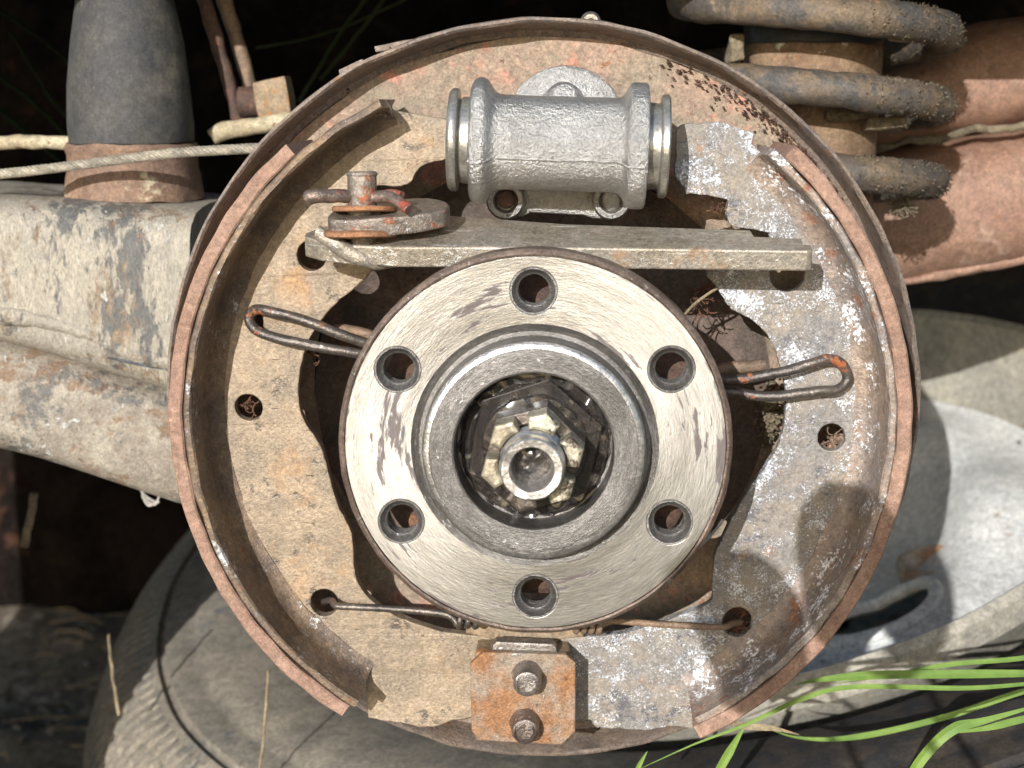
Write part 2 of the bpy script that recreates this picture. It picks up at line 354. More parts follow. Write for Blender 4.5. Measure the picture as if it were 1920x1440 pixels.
def plate(name, outer, holes, mat, parent, org, ax, ay, an, thick, bevel=2.0, at=None, wob=0):
    """Flat piece cut to an outline. outer: 2-D points; front face at org, going back along an"""
    cu = bpy.data.curves.new(name, 'CURVE'); cu.dimensions = '2D'; cu.fill_mode = 'BOTH'
    for pts in [outer]+list(holes):
        sp = cu.splines.new('POLY'); sp.points.add(len(pts)-1)
        for i, q in enumerate(pts): sp.points[i].co = (q[0], q[1], 0, 1)
        sp.use_cyclic_u = True
    cu.extrude = thick/2-bevel; cu.bevel_depth = bevel; cu.bevel_resolution = 1; cu.offset = -bevel
    ob = bpy.data.objects.new('tmp', cu); COL.objects.link(ob)
    dg = bpy.context.evaluated_depsgraph_get(); me = bpy.data.meshes.new_from_object(ob.evaluated_get(dg))
    bpy.data.objects.remove(ob); bpy.data.curves.remove(cu)
    org, ax, ay, an = Vector(org), Vector(ax), Vector(ay), Vector(an)
    V = [org + ax*v.co.x + ay*v.co.y + an*(thick/2 - v.co.z) for v in me.vertices]
    if wob: V = [jit(v, wob, .012) for v in V]
    Fc = [tuple(p.vertices) for p in me.polygons]; bpy.data.meshes.remove(me)
    o = mk(name, V, Fc, mat, parent, at=at, sharp=14); fixn(o)
    for p in o.data.polygons:
        if abs(p.normal.dot(an)) > .97: p.use_smooth = False
    return o
X, Y, Z = Vector((1, 0, 0)), Vector((0, 1, 0)), Vector((0, 0, 1))
def circ(cx, cz, r, n=40, rj=0, ry=None):
    return [(cx+r*(1+random.uniform(-rj, rj))*math.cos(2*math.pi*i/n), cz+(ry or r)*math.sin(2*math.pi*i/n)) for i in range(n)]
def W2(pts, y):           # image points -> 2-D (x, z) on the plane at depth y
    o = []
    for u, v in pts:
        p = P(u, v, y); o.append((p.x, p.z))
    return o
def sm2(pts, n=5, rough=0, seed=1):
    q = smooth_path([Vector((a, b, 0)) for a, b in pts], n); rr = random.Random(seed)
    return [(p.x+rr.uniform(-rough, rough), p.y+rr.uniform(-rough, rough)) for p in q]
def box(name, c, ax, ay, az, mat, parent=None, bevel=3, wob=0, at=None, segs=2):
    """c centre, ax ay az half-vectors"""
    bm = bmesh.new(); bmesh.ops.create_cube(bm, size=2)
    M = Matrix((Vector(ax), Vector(ay), Vector(az))).transposed()
    for v in bm.verts: v.co = M @ v.co + Vector(c)
    if bevel: bmesh.ops.bevel(bm, geom=list(bm.edges), offset=bevel, segments=segs, affect='EDGES', profile=.6)
    if wob:
        bmesh.ops.subdivide_edges(bm, edges=bm.edges, cuts=4, use_grid_fill=True)
        for v in bm.verts: v.co = jit(v.co, wob, .02)
    V = [v.co.copy() for v in bm.verts]; Fc = [tuple(x.index for x in f.verts) for f in bm.faces]; bm.free()
    return mk(name, V, Fc, mat, parent, at=at, sharp=40)
def merge(name, parts, mat, parent=None, at=None, sharp=50):
    V, Fc = [], []
    for v, f in parts:
        b = len(V); V += v; Fc += [tuple(i+b for i in q) for q in f]
    return mk(name, V, Fc, mat, parent, at=at, sharp=sharp)

# ================================================================== THE SETTING
GZ = -2150.0
def gh(x, y):
    v = Vector((x*.0012, y*.0012, 3)); a = noise.fractal(v, 1, 2, 5)*120
    return GZ + a + noise.noise(Vector((x*.01, y*.01, 0)))*22 + noise.noise(Vector((x*.03, y*.03, 5)))*8
V, Fc = [], []
n = 170
for i in range(n+1):
    for j in range(n+1):
        x = -6000+12000*i/n; y = -3500+16000*j/n
        e = min(1, min(i, j, n-i, n-j)/12)
        V.append((x, y, GZ + (gh(x, y)-GZ)*e))
for i in range(n):
    for j in range(n): a = i*(n+1)+j; Fc.append((a, a+n+1, a+n+2, a+1))
b = len(V)     # the sheet goes on, flat, to the horizon
ins = [(-6000, -3500), (6000, -3500), (6000, 12500), (-6000, 12500)]
out = [(-3e5, -3e5), (3e5, -3e5), (3e5, 3e5), (-3e5, 3e5)]
V += [(x, y, GZ) for x, y in ins] + [(x, y, GZ) for x, y in out]
for i in range(4): j = (i+1) % 4; Fc.append((b+i, b+4+i, b+4+j, b+j))
g = mk('ground', V, Fc, M_soil, sharp=180); tag(g, kind='structure')

def blade_vf(pts, wdt, fold=.25, nrm=None):
    """a folded strip with a raised keel and real, thin thickness"""
    path = smooth_path(pts, 10); n_ = len(path); V, Fc = [], []
    for i, p in enumerate(path):
        tg = (path[min(i+1, n_-1)]-path[max(i-1, 0)]).normalized(); t = i/(n_-1)
        view = (nrm or Vector((.25, -1, .5))).normalized(); sd2 = tg.cross(view).normalized(); up2 = sd2.cross(tg)
        ww = wdt*(min(1, (1-t)*2.2+.02))*(.6+.4*min(1, t*5))
        th_ = wdt*.035
        for o_, h_ in ((-.5, fold*.5), (-.46, fold*.46), (-.04, 0), (.04, 0), (.46, fold*.46), (.5, fold*.5)): V.append(p+sd2*ww*o_+up2*ww*h_)
        for o_, h_ in ((.5, fold*.5), (0, 0), (-.5, fold*.5)): V.append(p+sd2*ww*o_+up2*(ww*h_-th_))
        if i:
            c = (i-1)*9; d = i*9
            for q in range(9): q2 = (q+1) % 9; Fc.append((c+q, c+q2, d+q2, d+q))
    return V, Fc

# debris that nobody could count: stones, chips, dry stalks
parts_ = []
rr = random.Random(3)
for k_ in range(1500):
    x, y = rr.uniform(-2600, 2600), rr.uniform(1200, 5200); z = gh(x, y); s = rr.uniform(8, 42)*(1.2 if rr.random() < .1 else .7)
    vv = [(x+dx*s*rr.uniform(.5, 1.2), y+dy*s*rr.uniform(.5, 1.2), z+dz*s*.6*rr.uniform(.4, 1.2)) for dx, dy, dz in
          ((-1, 0, 0), (0, -1, 0), (1, 0, 0), (0, 1, 0), (0, 0, 1), (0, 0, -1), (.6, -.6, .5), (-.6, -.5, .6))]
    parts_.append(([Vector(q) for q in vv], [(0, 1, 7), (1, 6, 7), (6, 4, 7), (4, 0, 7), (1, 2, 6), (2, 4, 6), (2, 3, 4), (3, 0, 4), (0, 5, 1), (1, 5, 2)]))
tag(merge('gravel', parts_, M_stone, sharp=20), 'small grey stones and crumbs scattered over the dark soil', 'gravel', kind='stuff')
parts_ = []
for k_ in range(1300):
    x, y = rr.uniform(-2600, 2600), rr.uniform(1100, 5000); z = gh(x, y)+rr.uniform(4, 26); a = rr.uniform(0, 6.3); l = rr.uniform(60, 330)
    p0 = Vector((x, y, z)); p2 = p0+Vector((math.cos(a)*l, math.sin(a)*l, rr.uniform(-10, 30))); p1 = (p0+p2)/2+Vector((rr.uniform(-20, 20), 0, rr.uniform(0, 30)))
    parts_.append(tube_vf([p0, p1, p2], rr.uniform(2.5, 6), 4))
tag(merge('dry_litter', parts_, M_straw), 'dry stalks and plant litter lying over the soil', 'litter', kind='stuff')
parts_ = []
for k_ in range(700):
    x, y = rr.uniform(-3600, 4800), rr.uniform(5600, 9500)
    if rr.random() < .5: x = rr.uniform(1200, 4800)
    z = GZ+(gh(x, y)-GZ)*.9; l = rr.uniform(300, 1500); lean = Vector((rr.uniform(-.5, .5), rr.uniform(-.4, .4), 1))
    p0 = Vector((x, y, z)); parts_.append(blade_vf([p0, p0+lean*l*.5, p0+lean*l*.85+Vector((lean.x*l*.3, 0, -l*.05))], rr.uniform(14, 34)))
for k_ in range(260):
    x, y = rr.uniform(2500, 4600), rr.uniform(4200, 5200); l = rr.uniform(1100, 2100); lean = Vector((rr.uniform(-.3, .3), rr.uniform(-.2, .2), 1))
    p0 = Vector((x, y, GZ)); parts_.append(blade_vf([p0, p0+lean*l*.5, p0+lean*l*.85+Vector((lean.x*l*.4, 0, -l*.05))], rr.uniform(16, 40)))
for k_ in range(420):
    x, y = rr.uniform(3600, 8200), rr.uniform(14500, 19000); l = rr.uniform(500, 2300); lean = Vector((rr.uniform(-.4, .4), rr.uniform(-.3, .3), 1))
    p0 = Vector((x, y, GZ)); parts_.append(blade_vf([p0, p0+lean*l*.5, p0+lean*l*.85+Vector((lean.x*l*.3, 0, -l*.05))], rr.uniform(40, 90)))
tag(merge('grass', parts_, M_grass), 'blurred green grass growing beyond the car in shade', 'grass', kind='stuff')

# the car around the wheel arch: outer panel with the arch cut out, inner wall, floor pan
car = thing('car_body', (0, 300, 1100), 'dark underside and wheel arch of the car above the brake', 'car body')
arch = [(-1500, -1300), (-1500, 0)]
arch += [(-1500*math.cos(R_(a))**.35, 880*math.sin(R_(a))**.35) for a in range(2, 90, 6)]
arch += [(2600, 880), (2600, 3200), (-4200, 3200), (-4200, -1300)]
plate('fender', arch, [], M_body, car, (0, 60, 0), X, Z, Y, 14, bevel=2)
WYY = 3600
wl = P(1800, 512, WYY).z
V = [(-4200, WYY, 2400), (5200, WYY, 2400), (5200, WYY, wl), (-4200, WYY, wl), (-4200, WYY+60, 2400), (5200, WYY+60, 2400), (5200, WYY+60, wl), (-4200, WYY+60, wl)]
mk('inner_wall', V, [(0, 1, 2, 3), (7, 6, 5, 4), (3, 2, 6, 7), (0, 4, 5, 1), (0, 3, 7, 4), (1, 5, 6, 2)], M_under, car)
V = [(-4200, 80, 2405), (5200, 80, 2405), (5200, 9500, 2405), (-4200, 9500, 2405), (-4200, 80, 2440), (5200, 80, 2440), (5200, 9500, 2440), (-4200, 9500, 2440)]
mk('floor_pan', V, [(0, 1, 2, 3), (7, 6, 5, 4), (3, 2, 6, 7), (0, 4, 5, 1), (0, 3, 7, 4), (1, 5, 6, 2)], M_under, car)

V = [(-4200, 4700, 300), (1500, 4700, 300), (1500, 4700, GZ-150), (-4200, 4700, GZ-150), (-4200, 4760, 300), (1500, 4760, 300), (1500, 4760, GZ-150), (-4200, 4760, GZ-150)]
mk('shade_sheet', V, [(0, 1, 2, 3), (7, 6, 5, 4), (3, 2, 6, 7), (0, 4, 5, 1), (0, 3, 7, 4), (1, 5, 6, 2)], M_under, car)  # black sheet down to the ground, added for the deep shade under the car
V = [(-9000, -9000), (9000, -9000), (9000, -3400), (-9000, -3400)]
o = mk('bounce_sheet', [(x, y, GZ+1) for x, y in [(-30000, -40000), (30000, -40000), (30000, -3600), (-30000, -3600)]], [(0, 1, 2, 3)], worn('pale_bounce_dirt', (168, 152, 122), (140, 132, 100), [], rough=.95, scale=.1, spec=.1)); tag(o, kind='structure')  # pale ground sheet added behind the viewer to bounce light onto the metal
# ================================================================== BACKING PLATE
bp = thing('backing_plate', (0, 0, 0), 'large round rusty backing plate with a raised rim behind the shoes', 'backing plate')
def bprf(j, r, h, th):
    if 3 < j < 9: h += 5*noise.noise(Vector((math.cos(th)*3, math.sin(th)*3, j)))
    return r, h
prof = [(430, -26), (436, -20), (452, -12), (480, -4), (560, 0), (600, 4), (655, 4)]
lathe('plate_centre', [(120, -80), (300, -80), (360, -78), (395, -66), (420, -36), (430, -26)], (0, 0, 0), -Y, M_centre, bp, seg=160, wob=6, wsc=.012)
def hits(cx, cz, r): pass
lathe('plate_disc', prof, (0, 0, 0), -Y, M_plate, bp, seg=200, rfun=bprf, wob=5, wsc=.01)
lathe('rim', [(655, 5), (666, 12), (672, 40), (675, 86), (679, 91), (684, 88), (686, 70), (686, 0), (672, -14), (650, -10)], (0, 0, 0), -Y, M_lip, bp, seg=260, wob=3.5, wsc=.015)
# bits of flaked edge outside the rim
for (u, v, du, dv) in ((662, 127, 22, 6), (752, 84, 46, 6)):
    c = P(u, v, -20); box('edge_flake', c, (du, 0, dv*1.5), (0, 26, 0), (-1, 0, 5), M_lip, bp, bevel=2, wob=3)
bl = thing('bleeder_valve', P(1108, 40, 60), 'small metal bleeder nipple poking up behind the top of the rim', 'bleeder valve')
lathe('valve_body', [(0, 10), (6, 9), (7, -2), (14, -2), (18, 3), (19, 9), (17, 50), (17, 90)], P(1108, 41, 60), Vector((0, 1, .05)), M_mach, bl, seg=28, wob=1)

# rust scale crust along the upper right inside of the rim
parts_ = []; rr = random.Random(5)
for k_ in range(380):
    a = R_(rr.triangular(10, 74, 46)); rad = 657 - abs(rr.gauss(0, 15))*(1 if rr.random()<.8 else 2)
    c = Vector((math.cos(a)*rad, -8-rr.random()*10, math.sin(a)*rad)); s = rr.uniform(1.2, 4.6)
    tt = Vector((-math.sin(a), 0, math.cos(a))); nn = Vector((math.cos(a), 0, math.sin(a)))
    q = [c+tt*s*1.6*rr.uniform(.5, 1.3)+nn*rr.uniform(-2, 2), c+nn*s*rr.uniform(.4, 1), c-tt*s*1.5*rr.uniform(.5, 1.2), c-nn*s*rr.uniform(.4, 1), c-Y*s*rr.uniform(.5, 1.6), c+Y*s]
    parts_.append((q, [(0, 1, 4), (1, 2, 4), (2, 3, 4), (3, 0, 4), (1, 0, 5), (2, 1, 5), (3, 2, 5), (0, 3, 5)]))
o = merge('rust_scale', parts_, M_rustdark, bp, sharp=10); o['kind'] = 'stuff'

# ================================================================== SHOES
WY = -160
def arcbox(name, r0, r1, y0, y1, a0, a1, mat, parent, wob=2.5, ragged=0, seed=0, bev=3, fil=0):
    n_ = int(abs(a1-a0)*1.2); V, Fc = [], []
    cs = [(r0+bev, y0), (r1-bev, y0), (r1, y0+bev), (r1, y1), (r0, y1), (r0, y0+bev)]
    if fil: cs = cs[:4] + [(r0, WY+18), (r0-fil, WY+14), (r0-fil, WY-1), (r0-fil*.55, WY-5), (r0-fil*.2, WY-15), (r0, WY-34), (r0, y0+bev)]
    nc = len(cs)
    for i in range(n_+1):
        a = R_(a0+(a1-a0)*i/n_)
        for k_, (r, yy) in enumerate(cs):
            w_ = noise.noise(Vector((math.cos(a)*14, math.sin(a)*14, seed+k_*.15)))*ragged
            p = Vector((math.cos(a)*(r+w_), yy, math.sin(a)*(r+w_)))
            if i in (0, n_): p += Vector((math.sin(a)*w_, 0, -math.cos(a)*w_))*2
            V.append(jit(p, wob, .02, seed))
    for i in range(n_):
        for k_ in range(nc): k2 = (k_+1) % nc; Fc.append((i*nc+k_, i*nc+k2, (i+1)*nc+k2, (i+1)*nc+k_))
    Fc += [tuple(range(nc-1, -1, -1)), tuple(n_*nc+k_ for k_ in range(nc))]
    return fixn(mk(name, V, Fc, mat, parent, sharp=35))
def arcpts(r, a0, a1, n_=60): return [(r*math.cos(R_(a0+(a1-a0)*i/n_)), r*math.sin(R_(a0+(a1-a0)*i/n_))) for i in range(n_+1)]

shl = thing('brake_shoe', (-560, WY, 0), 'left brake shoe with plain brown stained web and pink lining', 'brake shoe', 'brake shoes on the backing plate')
inner = [(862, 226), (862, 294), (838, 299), (796, 310), (779, 326), (768, 343), (742, 350), (700, 352), (690, 400), (690, 450), (705, 490), (690, 515), (660, 545), (622, 578),
         (600, 605), (578, 640), (564, 690), (560, 750), (574, 795), (600, 836), (618, 900), (638, 955), (660, 1000), (663, 1060), (672, 1095), (700, 1128), (745, 1155), (800, 1176), (850, 1188), (900, 1194)]
lower = [(925, 1200), (925, 1330), (884, 1345), (850, 1352), (800, 1364), (745, 1355), (690, 1346)]
outl = arcpts(592, 237.5, 116)
ol = sm2(W2(inner, WY), 4, .9, 1) + sm2(W2(lower, WY), 4, 1.2, 2) + outl + W2([(738, 208), (790, 215), (838, 224)], WY)
hl = []
for (u, v, r) in ((584, 480, 27), (467, 764, 25), (607, 1131, 26)):
    c = P(u, v, WY); hl.append(circ(c.x, c.z, r*.98, 40, .02))
cA = P(478, 602, WY); hl.append([(cA.x+q[0], cA.z+q[1]) for q in circ(4, -2, 12, 20, 0, 20)])
plate('web', ol, hl, M_web_l, shl, (0, WY, 0), X, Z, Y, 24, bevel=2.2, wob=2.5)
arcbox('table', 589, 603, -279, -40, 238, 115.5, M_table, shl, wob=3, ragged=1.5, seed=1, fil=30)
arcbox('lining', 604.5, 629, -281, -38, 237, 131, M_lining, shl, wob=2.2, ragged=1.2, seed=2)

shr = thing('brake_shoe', (560, WY, 0), 'right brake shoe with web speckled by white corrosion', 'brake shoe', 'brake shoes on the backing plate')
inner = [(1415, 252), (1372, 236), (1355, 230), (1312, 232), (1270, 240), (1268, 290), (1266, 330), (1282, 352), (1286, 363), (1325, 368), (1362, 376), (1361, 395), (1364, 412), (1372, 424), (1400, 428), (1438, 436), (1442, 444), (1440, 480),
         (1330, 505), (1340, 532), (1357, 560), (1372, 580), (1405, 596), (1432, 620), (1452, 655), (1466, 700), (1473, 750), (1470, 795), (1458, 840), (1430, 882), (1405, 912), (1380, 960), (1352, 1015), (1340, 1040), (1335, 1090), (1333, 1128),
         (1300, 1146), (1240, 1168), (1190, 1182), (1140, 1192), (1080, 1194), (1050, 1196)]
lower = [(1050, 1330), (1082, 1352), (1108, 1352), (1118, 1364), (1160, 1366), (1210, 1370), (1255, 1362), (1300, 1366)]
outl = arcpts(592, -61.5, 52.5)
ol = sm2(W2(inner, WY), 4, 1.1, 3) + sm2(W2(lower, WY), 4, 1.5, 4) + outl
hr = []
for (u, v, r) in ((1476, 515, 31), (1561, 819, 25), (1383, 1168, 28)):
    c = P(u, v, WY); hr.append(circ(c.x, c.z, r*.98, 40, .03))
plate('web', ol, hr, M_web_r, shr, (0, WY, 0), X, Z, Y, 24, bevel=2.2, wob=2.5)
arcbox('table', 589, 603, -279, -40, -62, 50.5, M_table_r, shr, wob=3, ragged=1.5, seed=3, fil=36)
arcbox('lining', 604.5, 629, -281, -38, -62.7, 48.5, M_lining, shr, wob=2.2, ragged=1.2, seed=4)

# ================================================================== HUB
hx, hz = 0.0, 0.0
FY = -418
hub = thing('wheel_hub', (hx, FY, hz), 'bright round wheel hub flange with six threaded holes in the centre', 'wheel hub')
def hubp(r, y): return (r, -y)
hole_c = []
for k_ in range(6):
    a = R_(90+60*k_+.5); hole_c.append((hx+250.5*math.cos(a), hz+250.5*math.sin(a)))
RH = 24.5
plate('flange', circ(hx, hz, 305, 180), [circ(x, z, 38, 48) for x, z in hole_c]+[circ(hx, hz, 198, 120)], M_hub, hub, (0, FY, 0), X, Z, Y, 52, bevel=.8)
lathe('flange_edge', [(306, 8), (306, -1), (309, -3), (313, 0), (316, 4), (316, 50), (312, 54), (290, 54)], (hx, FY, hz), Y, M_hub_edge, hub, seg=220, wob=1.2, wsc=.03)
for x, z in hole_c:
    pr = [(38.4, .5), (37, -1.2), (34.5, -1), (33, 2), (31.5, 5), (28.5, 10), (27, 12)]
    for q in range(7): pr += [(25, 13.5+q*5.6), (27.2, 16.2+q*5.6)]
    pr += [(27.2, 54), (40, 54)]
    lathe('threaded_hole', pr, (x, FY, z), Y, M_hub_dark, hub, seg=64, wob=.6, wsc=.1)
# boss ring, groove and recess
boss_pr = [(198.5, 10), (198.5, -1), (196, .5), (186, 7), (179.5, 5), (178, -4), (177.5, -30), (176, -38), (171, -41), (160, -42.5), (146, -42), (140, -41.2), (130, -41), (127, -39.5), (125.5, -36), (125, 20), (121, 22)]
boss = lathe('boss', boss_pr, (hx, FY, hz), Y, M_hub_dark, hub, seg=200, wob=.4, wsc=.03, sharp=9)
lathe('boss_edge_band', [(174, -40.2), (171.4, -42.2), (166, -43.2)], (hx, FY, hz), Y, M_tip, hub, seg=160, wob=.7, wsc=.05)
def gr(j, r, h, th):
    return r, h + 3.5*noise.noise(Vector((r*.05*math.cos(th), r*.05*math.sin(th), j*.4)))
lathe('grease_seat', [(125, 22), (119, 20), (116, 12), (104, 10), (98, 13), (92, 8), (60, 6), (30, 6)], (hx, FY, hz), Y, M_grease, hub, seg=160, rfun=gr, wob=4, wsc=.06)
# hexagonal washer under the nut
hexw = [(hx+113*math.cos(R_(18+60*k_)), hz+113*math.sin(R_(18+60*k_))) for k_ in range(6)]
plate('hexagonal_washer', hexw, [circ(hx, hz, 46, 40)], M_grease, hub, (0, FY-4, 0), X, Z, Y, 10, bevel=2, wob=3)
lathe('round_collar', [(84, -1), (86, -9), (83, -14), (72, -16), (50, -17)], (hx, FY, hz), Y, M_grease, hub, seg=100, wob=3, wsc=.06)
nut = thing('castle_nut', (hx, FY-40, hz), 'pale slotted castle nut screwed on the shaft in the hub', 'nut')
CR = 83
hexn = [(hx+CR*math.cos(R_(15+60*k_)), hz+CR*math.sin(R_(15+60*k_))) for k_ in range(6)]
plate('nut_body', hexn, [circ(hx, hz, 51, 40)], M_nut, nut, (0, FY-66, 0), X, Z, Y, 52, bevel=3, wob=2)
for k_ in range(6):
    a0 = 15+60*k_; pts = []
    def hexr(a): return CR*math.cos(R_(30))/math.cos(R_(((a-15) % 60)-30))*.985
    for a in (-22, -11, 0, 11, 22): pts.append((hx+52*math.cos(R_(a0+a)), hz+52*math.sin(R_(a0+a))))
    for a in (21, 8, 0, -8, -21): r = hexr(a0+a); pts.append((hx+r*math.cos(R_(a0+a)), hz+r*math.sin(R_(a0+a))))
    o = plate('nut_crown_tooth', pts, [], M_crown if k_ != 4 else M_nut, nut, (0, FY-112, 0), X, Z, Y, 48, bevel=6, wob=1)
sh = thing('axle_shaft', (hx, -480, hz), 'threaded shaft end with a hollow centre standing out of the nut', 'axle shaft')
pr = [(0, -440+24), (18, -440+23), (26, -440+16), (30, -440+4), (31.5, -463), (33.5, -466.5), (44, -467), (46.5, -464.5), (47, -462)]
pr = [(r*1.04, y_-102) for r, y_ in pr]
for q in range(11): pr += [(50.5, -551+q*6), (48, -548+q*6)]
pr += [(48, -400)]
lathe('shaft_tip', [(r, h) for r, h in pr], (hx, 0, hz), Y, M_tip, sh, seg=110, wob=1.2, wsc=.05)
lathe('centre_dirt', [(0, -530), (12, -533), (22, -531), (31, -526)], (hx, 0, hz), Y, M_grease, sh, seg=40, wob=6, wsc=.12)
lathe('rear_disc', [(48, -318), (270, -316), (284, -306), (286, -262), (270, -252), (170, -246), (165, 60), (120, 90)], (0, 0, 0), Y, M_rustdark, hub, seg=64, wob=3)

# ================================================================== WHEEL CYLINDER
CYY = -215
ca = P(845, 262, CYY); cb = P(1250, 275, CYY); ax = (cb-ca).normalized(); LC = (cb-ca).length
wc = thing('wheel_cylinder', (ca+cb)/2, 'silver cast wheel cylinder lying across the top of the backing plate', 'wheel cylinder')
k5 = LC/(1250-845)
def cyl(name, prof, mat, seg=120, wob=.8, wsc=.05, rfun=None):   # prof in image px along the axis
    return lathe(name, [(r*.93, (u-845)*k5) for r, u in prof], ca, ax, mat, wc, seg=seg, wob=wob, wsc=wsc, rfun=rfun)
def seam(j, r, h, th):    # lower half a little fatter, with a parting line towards the viewer
    if -math.sin(th-R_(-10)) > 0: r += 2.2
    return r, h
cyl('cylinder_body', [(78, 884), (100, 884), (108, 889), (112, 896), (112, 906), (108, 914), (97, 921), (88, 928), (84, 938), (83, 960), (83, 1000), (83, 1050), (83, 1100), (83, 1150), (85, 1160), (90, 1168),
     (99, 1173), (108, 1178), (111, 1184), (111, 1206), (108, 1211), (100, 1213), (78, 1213)], M_cast, seg=160, wob=.8, wsc=.06, rfun=seam)
cyl('piston', [(0, 843), (86, 843), (90, 846), (92, 849), (92, 857), (90, 860), (76, 861), (72, 864), (77, 868), (78, 884)], M_mach, wob=.3)
cyl('piston', [(78, 1213), (76, 1232), (77, 1235), (90, 1237), (92, 1240), (92, 1249), (89, 1252), (0, 1252)], M_mach, wob=.3)
# parting ridge
s_, t_, a_ = frame(ax)
pts = []
for u, r in ((886, 106), (896, 113), (908, 112), (918, 101), (926, 90), (940, 85.5), (1050, 85), (1150, 85.5), (1163, 90), (1172, 102), (1182, 111), (1206, 111)):
    d = (Vector((0, -.93, -.30))).normalized(); d = (d-a_*d.dot(a_)).normalized()
    pts.append(ca + a_*((u-845)*k5) + d*(r*.93+.6))
tube('parting_line', pts, 2.4, M_cast, wc, n=4, seg=8, wob=1.2, wsc=.1)
c = P(1060, 232, -90)
lathe('mounting_disc', [(0, -10), (34, -16), (46, 4), (60, 22), (74, 28), (98, 30), (103, 34), (104, 40), (104, 60)], (c.x, -122, c.z-4), Y, M_cast, wc, seg=90, wob=2, wsc=.05)
cb_ = P(1056, 178, -140)
lathe('centre_boss', [(0, -4), (18, -2), (27, 6), (32, 22), (38, 40)], cb_, Vector((0, .92, -.38)), M_cast, wc, seg=50, wob=1.5)
# lower bracket with two screw bosses
lo = W2([(918, 340), (1172, 340), (1172, 398), (1160, 412), (1110, 410), (1095, 404), (995, 400), (980, 408), (930, 404), (918, 392)], -110)
plate('mounting_foot', lo, [], M_cast, wc, (0, -110, 0), X, Z, Y, 46, bevel=6, wob=2.5)
for (u, v, mt) in ((948, 376, M_rustdark), (1146, 376, M_cast)):
    c = P(u, v, -130)
    lathe('screw_boss', [(0, 16), (18, 16), (19, 2), (22, -4), (30, -3), (34, 4), (35, 30)], (c.x, -134, c.z), Y, M_cast, wc, seg=40, wob=1.5)
    lathe('screw_head', [(0, 0), (13, 0), (16, 3), (16.5, 18)], (c.x, -136, c.z+2), Y, mt, wc, seg=24, wob=1)

# ================================================================== STRUT
st = thing('brake_strut', P(1080, 460, -180), 'long flat grey strut bar spanning between the two shoes', 'strut')
yf, yb = -325, -150
top = [(586, 438), (600, 430), (640, 446), (700, 458), (760, 462)]
f0 = P(735, 462, yf); f1 = P(1526, 470, yf)
ax_ = (f1-f0).normalized(); L_ = (f1-f0).length
dn = Vector((0, 1, .26)).normalized()         # runs back and slightly up
upv = ax_.cross(dn).normalized()
if upv.z < 0: upv = -upv
D_ = (yb-yf)
outl = [(0, 0), (L_*.4, 2), (L_-10, 0), (L_-2, 4), (L_, 12), (L_, 30), (L_-12, 32), (L_-12, 60), (L_-88, 66), (L_-92, 96), (L_-160, 100), (L_-400, 118), (L_-560, 150), (60, 160), (-40, 140), (-130, 92), (-152, 60), (-150, 42), (-120, 22), (-60, 4)]
o = plate('strut_bar', outl, [], M_strut, st, f0, ax_, dn, -upv, 36, bevel=3.5, wob=1.2)

# ================================================================== PARKING LEVER, PIN, COTTER, WASHERS
lv = thing('parking_brake_lever', P(700, 400, -300), 'rusty rounded parking brake lever stacked on the strut end', 'lever')
pc = P(680, 398, -290)
up_l = Vector((-.01, .06, 1)).normalized()
sx_, sy_, _ = X, Y, Z
def hplate(name, pts, zc, thick, mat, parent, bevel=3, wob=1.5, tilt=(0, .12, 0)):
    a1 = Vector((1, 0, tilt[0])).normalized(); a2 = Vector((0, 1, tilt[1])).normalized()
    an = a1.cross(a2).normalized()
    return plate(name, pts, [], mat, parent, (pc.x, pc.y, zc), a1, a2, -an, thick, bevel=bevel, wob=wob)
zt = P(680, 397, -290).z
lev = [(-56, -18), (-50, -38), (-30, -52), (0, -58), (40, -54), (80, -42), (120, -22), (136, -4), (140, 30), (128, 70), (90, 96), (30, 90), (-20, 60), (-50, 30)]
hplate('lever_plate', sm2(lev+[lev[0]], 4)[:-1], zt, 30, M_lever, lv, bevel=4, wob=3, tilt=(.04, .14))
lathe('washer', [(26, 0), (50, 0), (53, 2), (53, 7), (50, 9), (26, 9)], (pc.x+4, pc.y-6, zt+1), up_l, M_orange, lv, seg=60, wob=1.5)
zs = P(678, 452, -340).z
lathe('washer', [(20, -3), (56, -3), (61, 0), (61, 6), (56, 9), (20, 9)], (pc.x-2, pc.y-14, zs+6), up_l, M_orange, lv, seg=70, wob=1.5)
lathe('pivot_pin', [(0, 72), (22, 72), (25, 69.5), (25.5, 66), (24, 64), (24, -60)], (pc.x, pc.y-4, zt-6), Vector((0, .03, 1)), M_lever, lv, seg=40, wob=.8)
cz = zt+30
tube('cotter_pin', [(pc.x-82, pc.y-34, cz-5), (pc.x-72, pc.y-38, cz-2), (pc.x-50, pc.y-30, cz-2), (pc.x, pc.y-6, cz-6), (pc.x+40, pc.y-22, cz-4), (pc.x+62, pc.y-44, cz-9), (pc.x+84, pc.y-60, cz-22)], lambda t: 12.5-3.5*t, M_cotter, lv, seg=14, wob=2.5, wsc=.06)
tube('cotter_leg', [(pc.x+26, pc.y-6, cz-3), (pc.x+48, pc.y-4, cz+1), (pc.x+66, pc.y-14, cz-2)], 7, M_cotter, lv, seg=10, wob=2)
# fold of metal under the strut end
tube('bent_ear', [P(598, 437, -305), P(625, 455, -315), P(660, 478, -315), P(705, 490, -305), P(745, 486, -290)], lambda t: 15-4*abs(t-.5), M_strut, st, seg=12, squash=(1, .8), wob=4, wsc=.04)

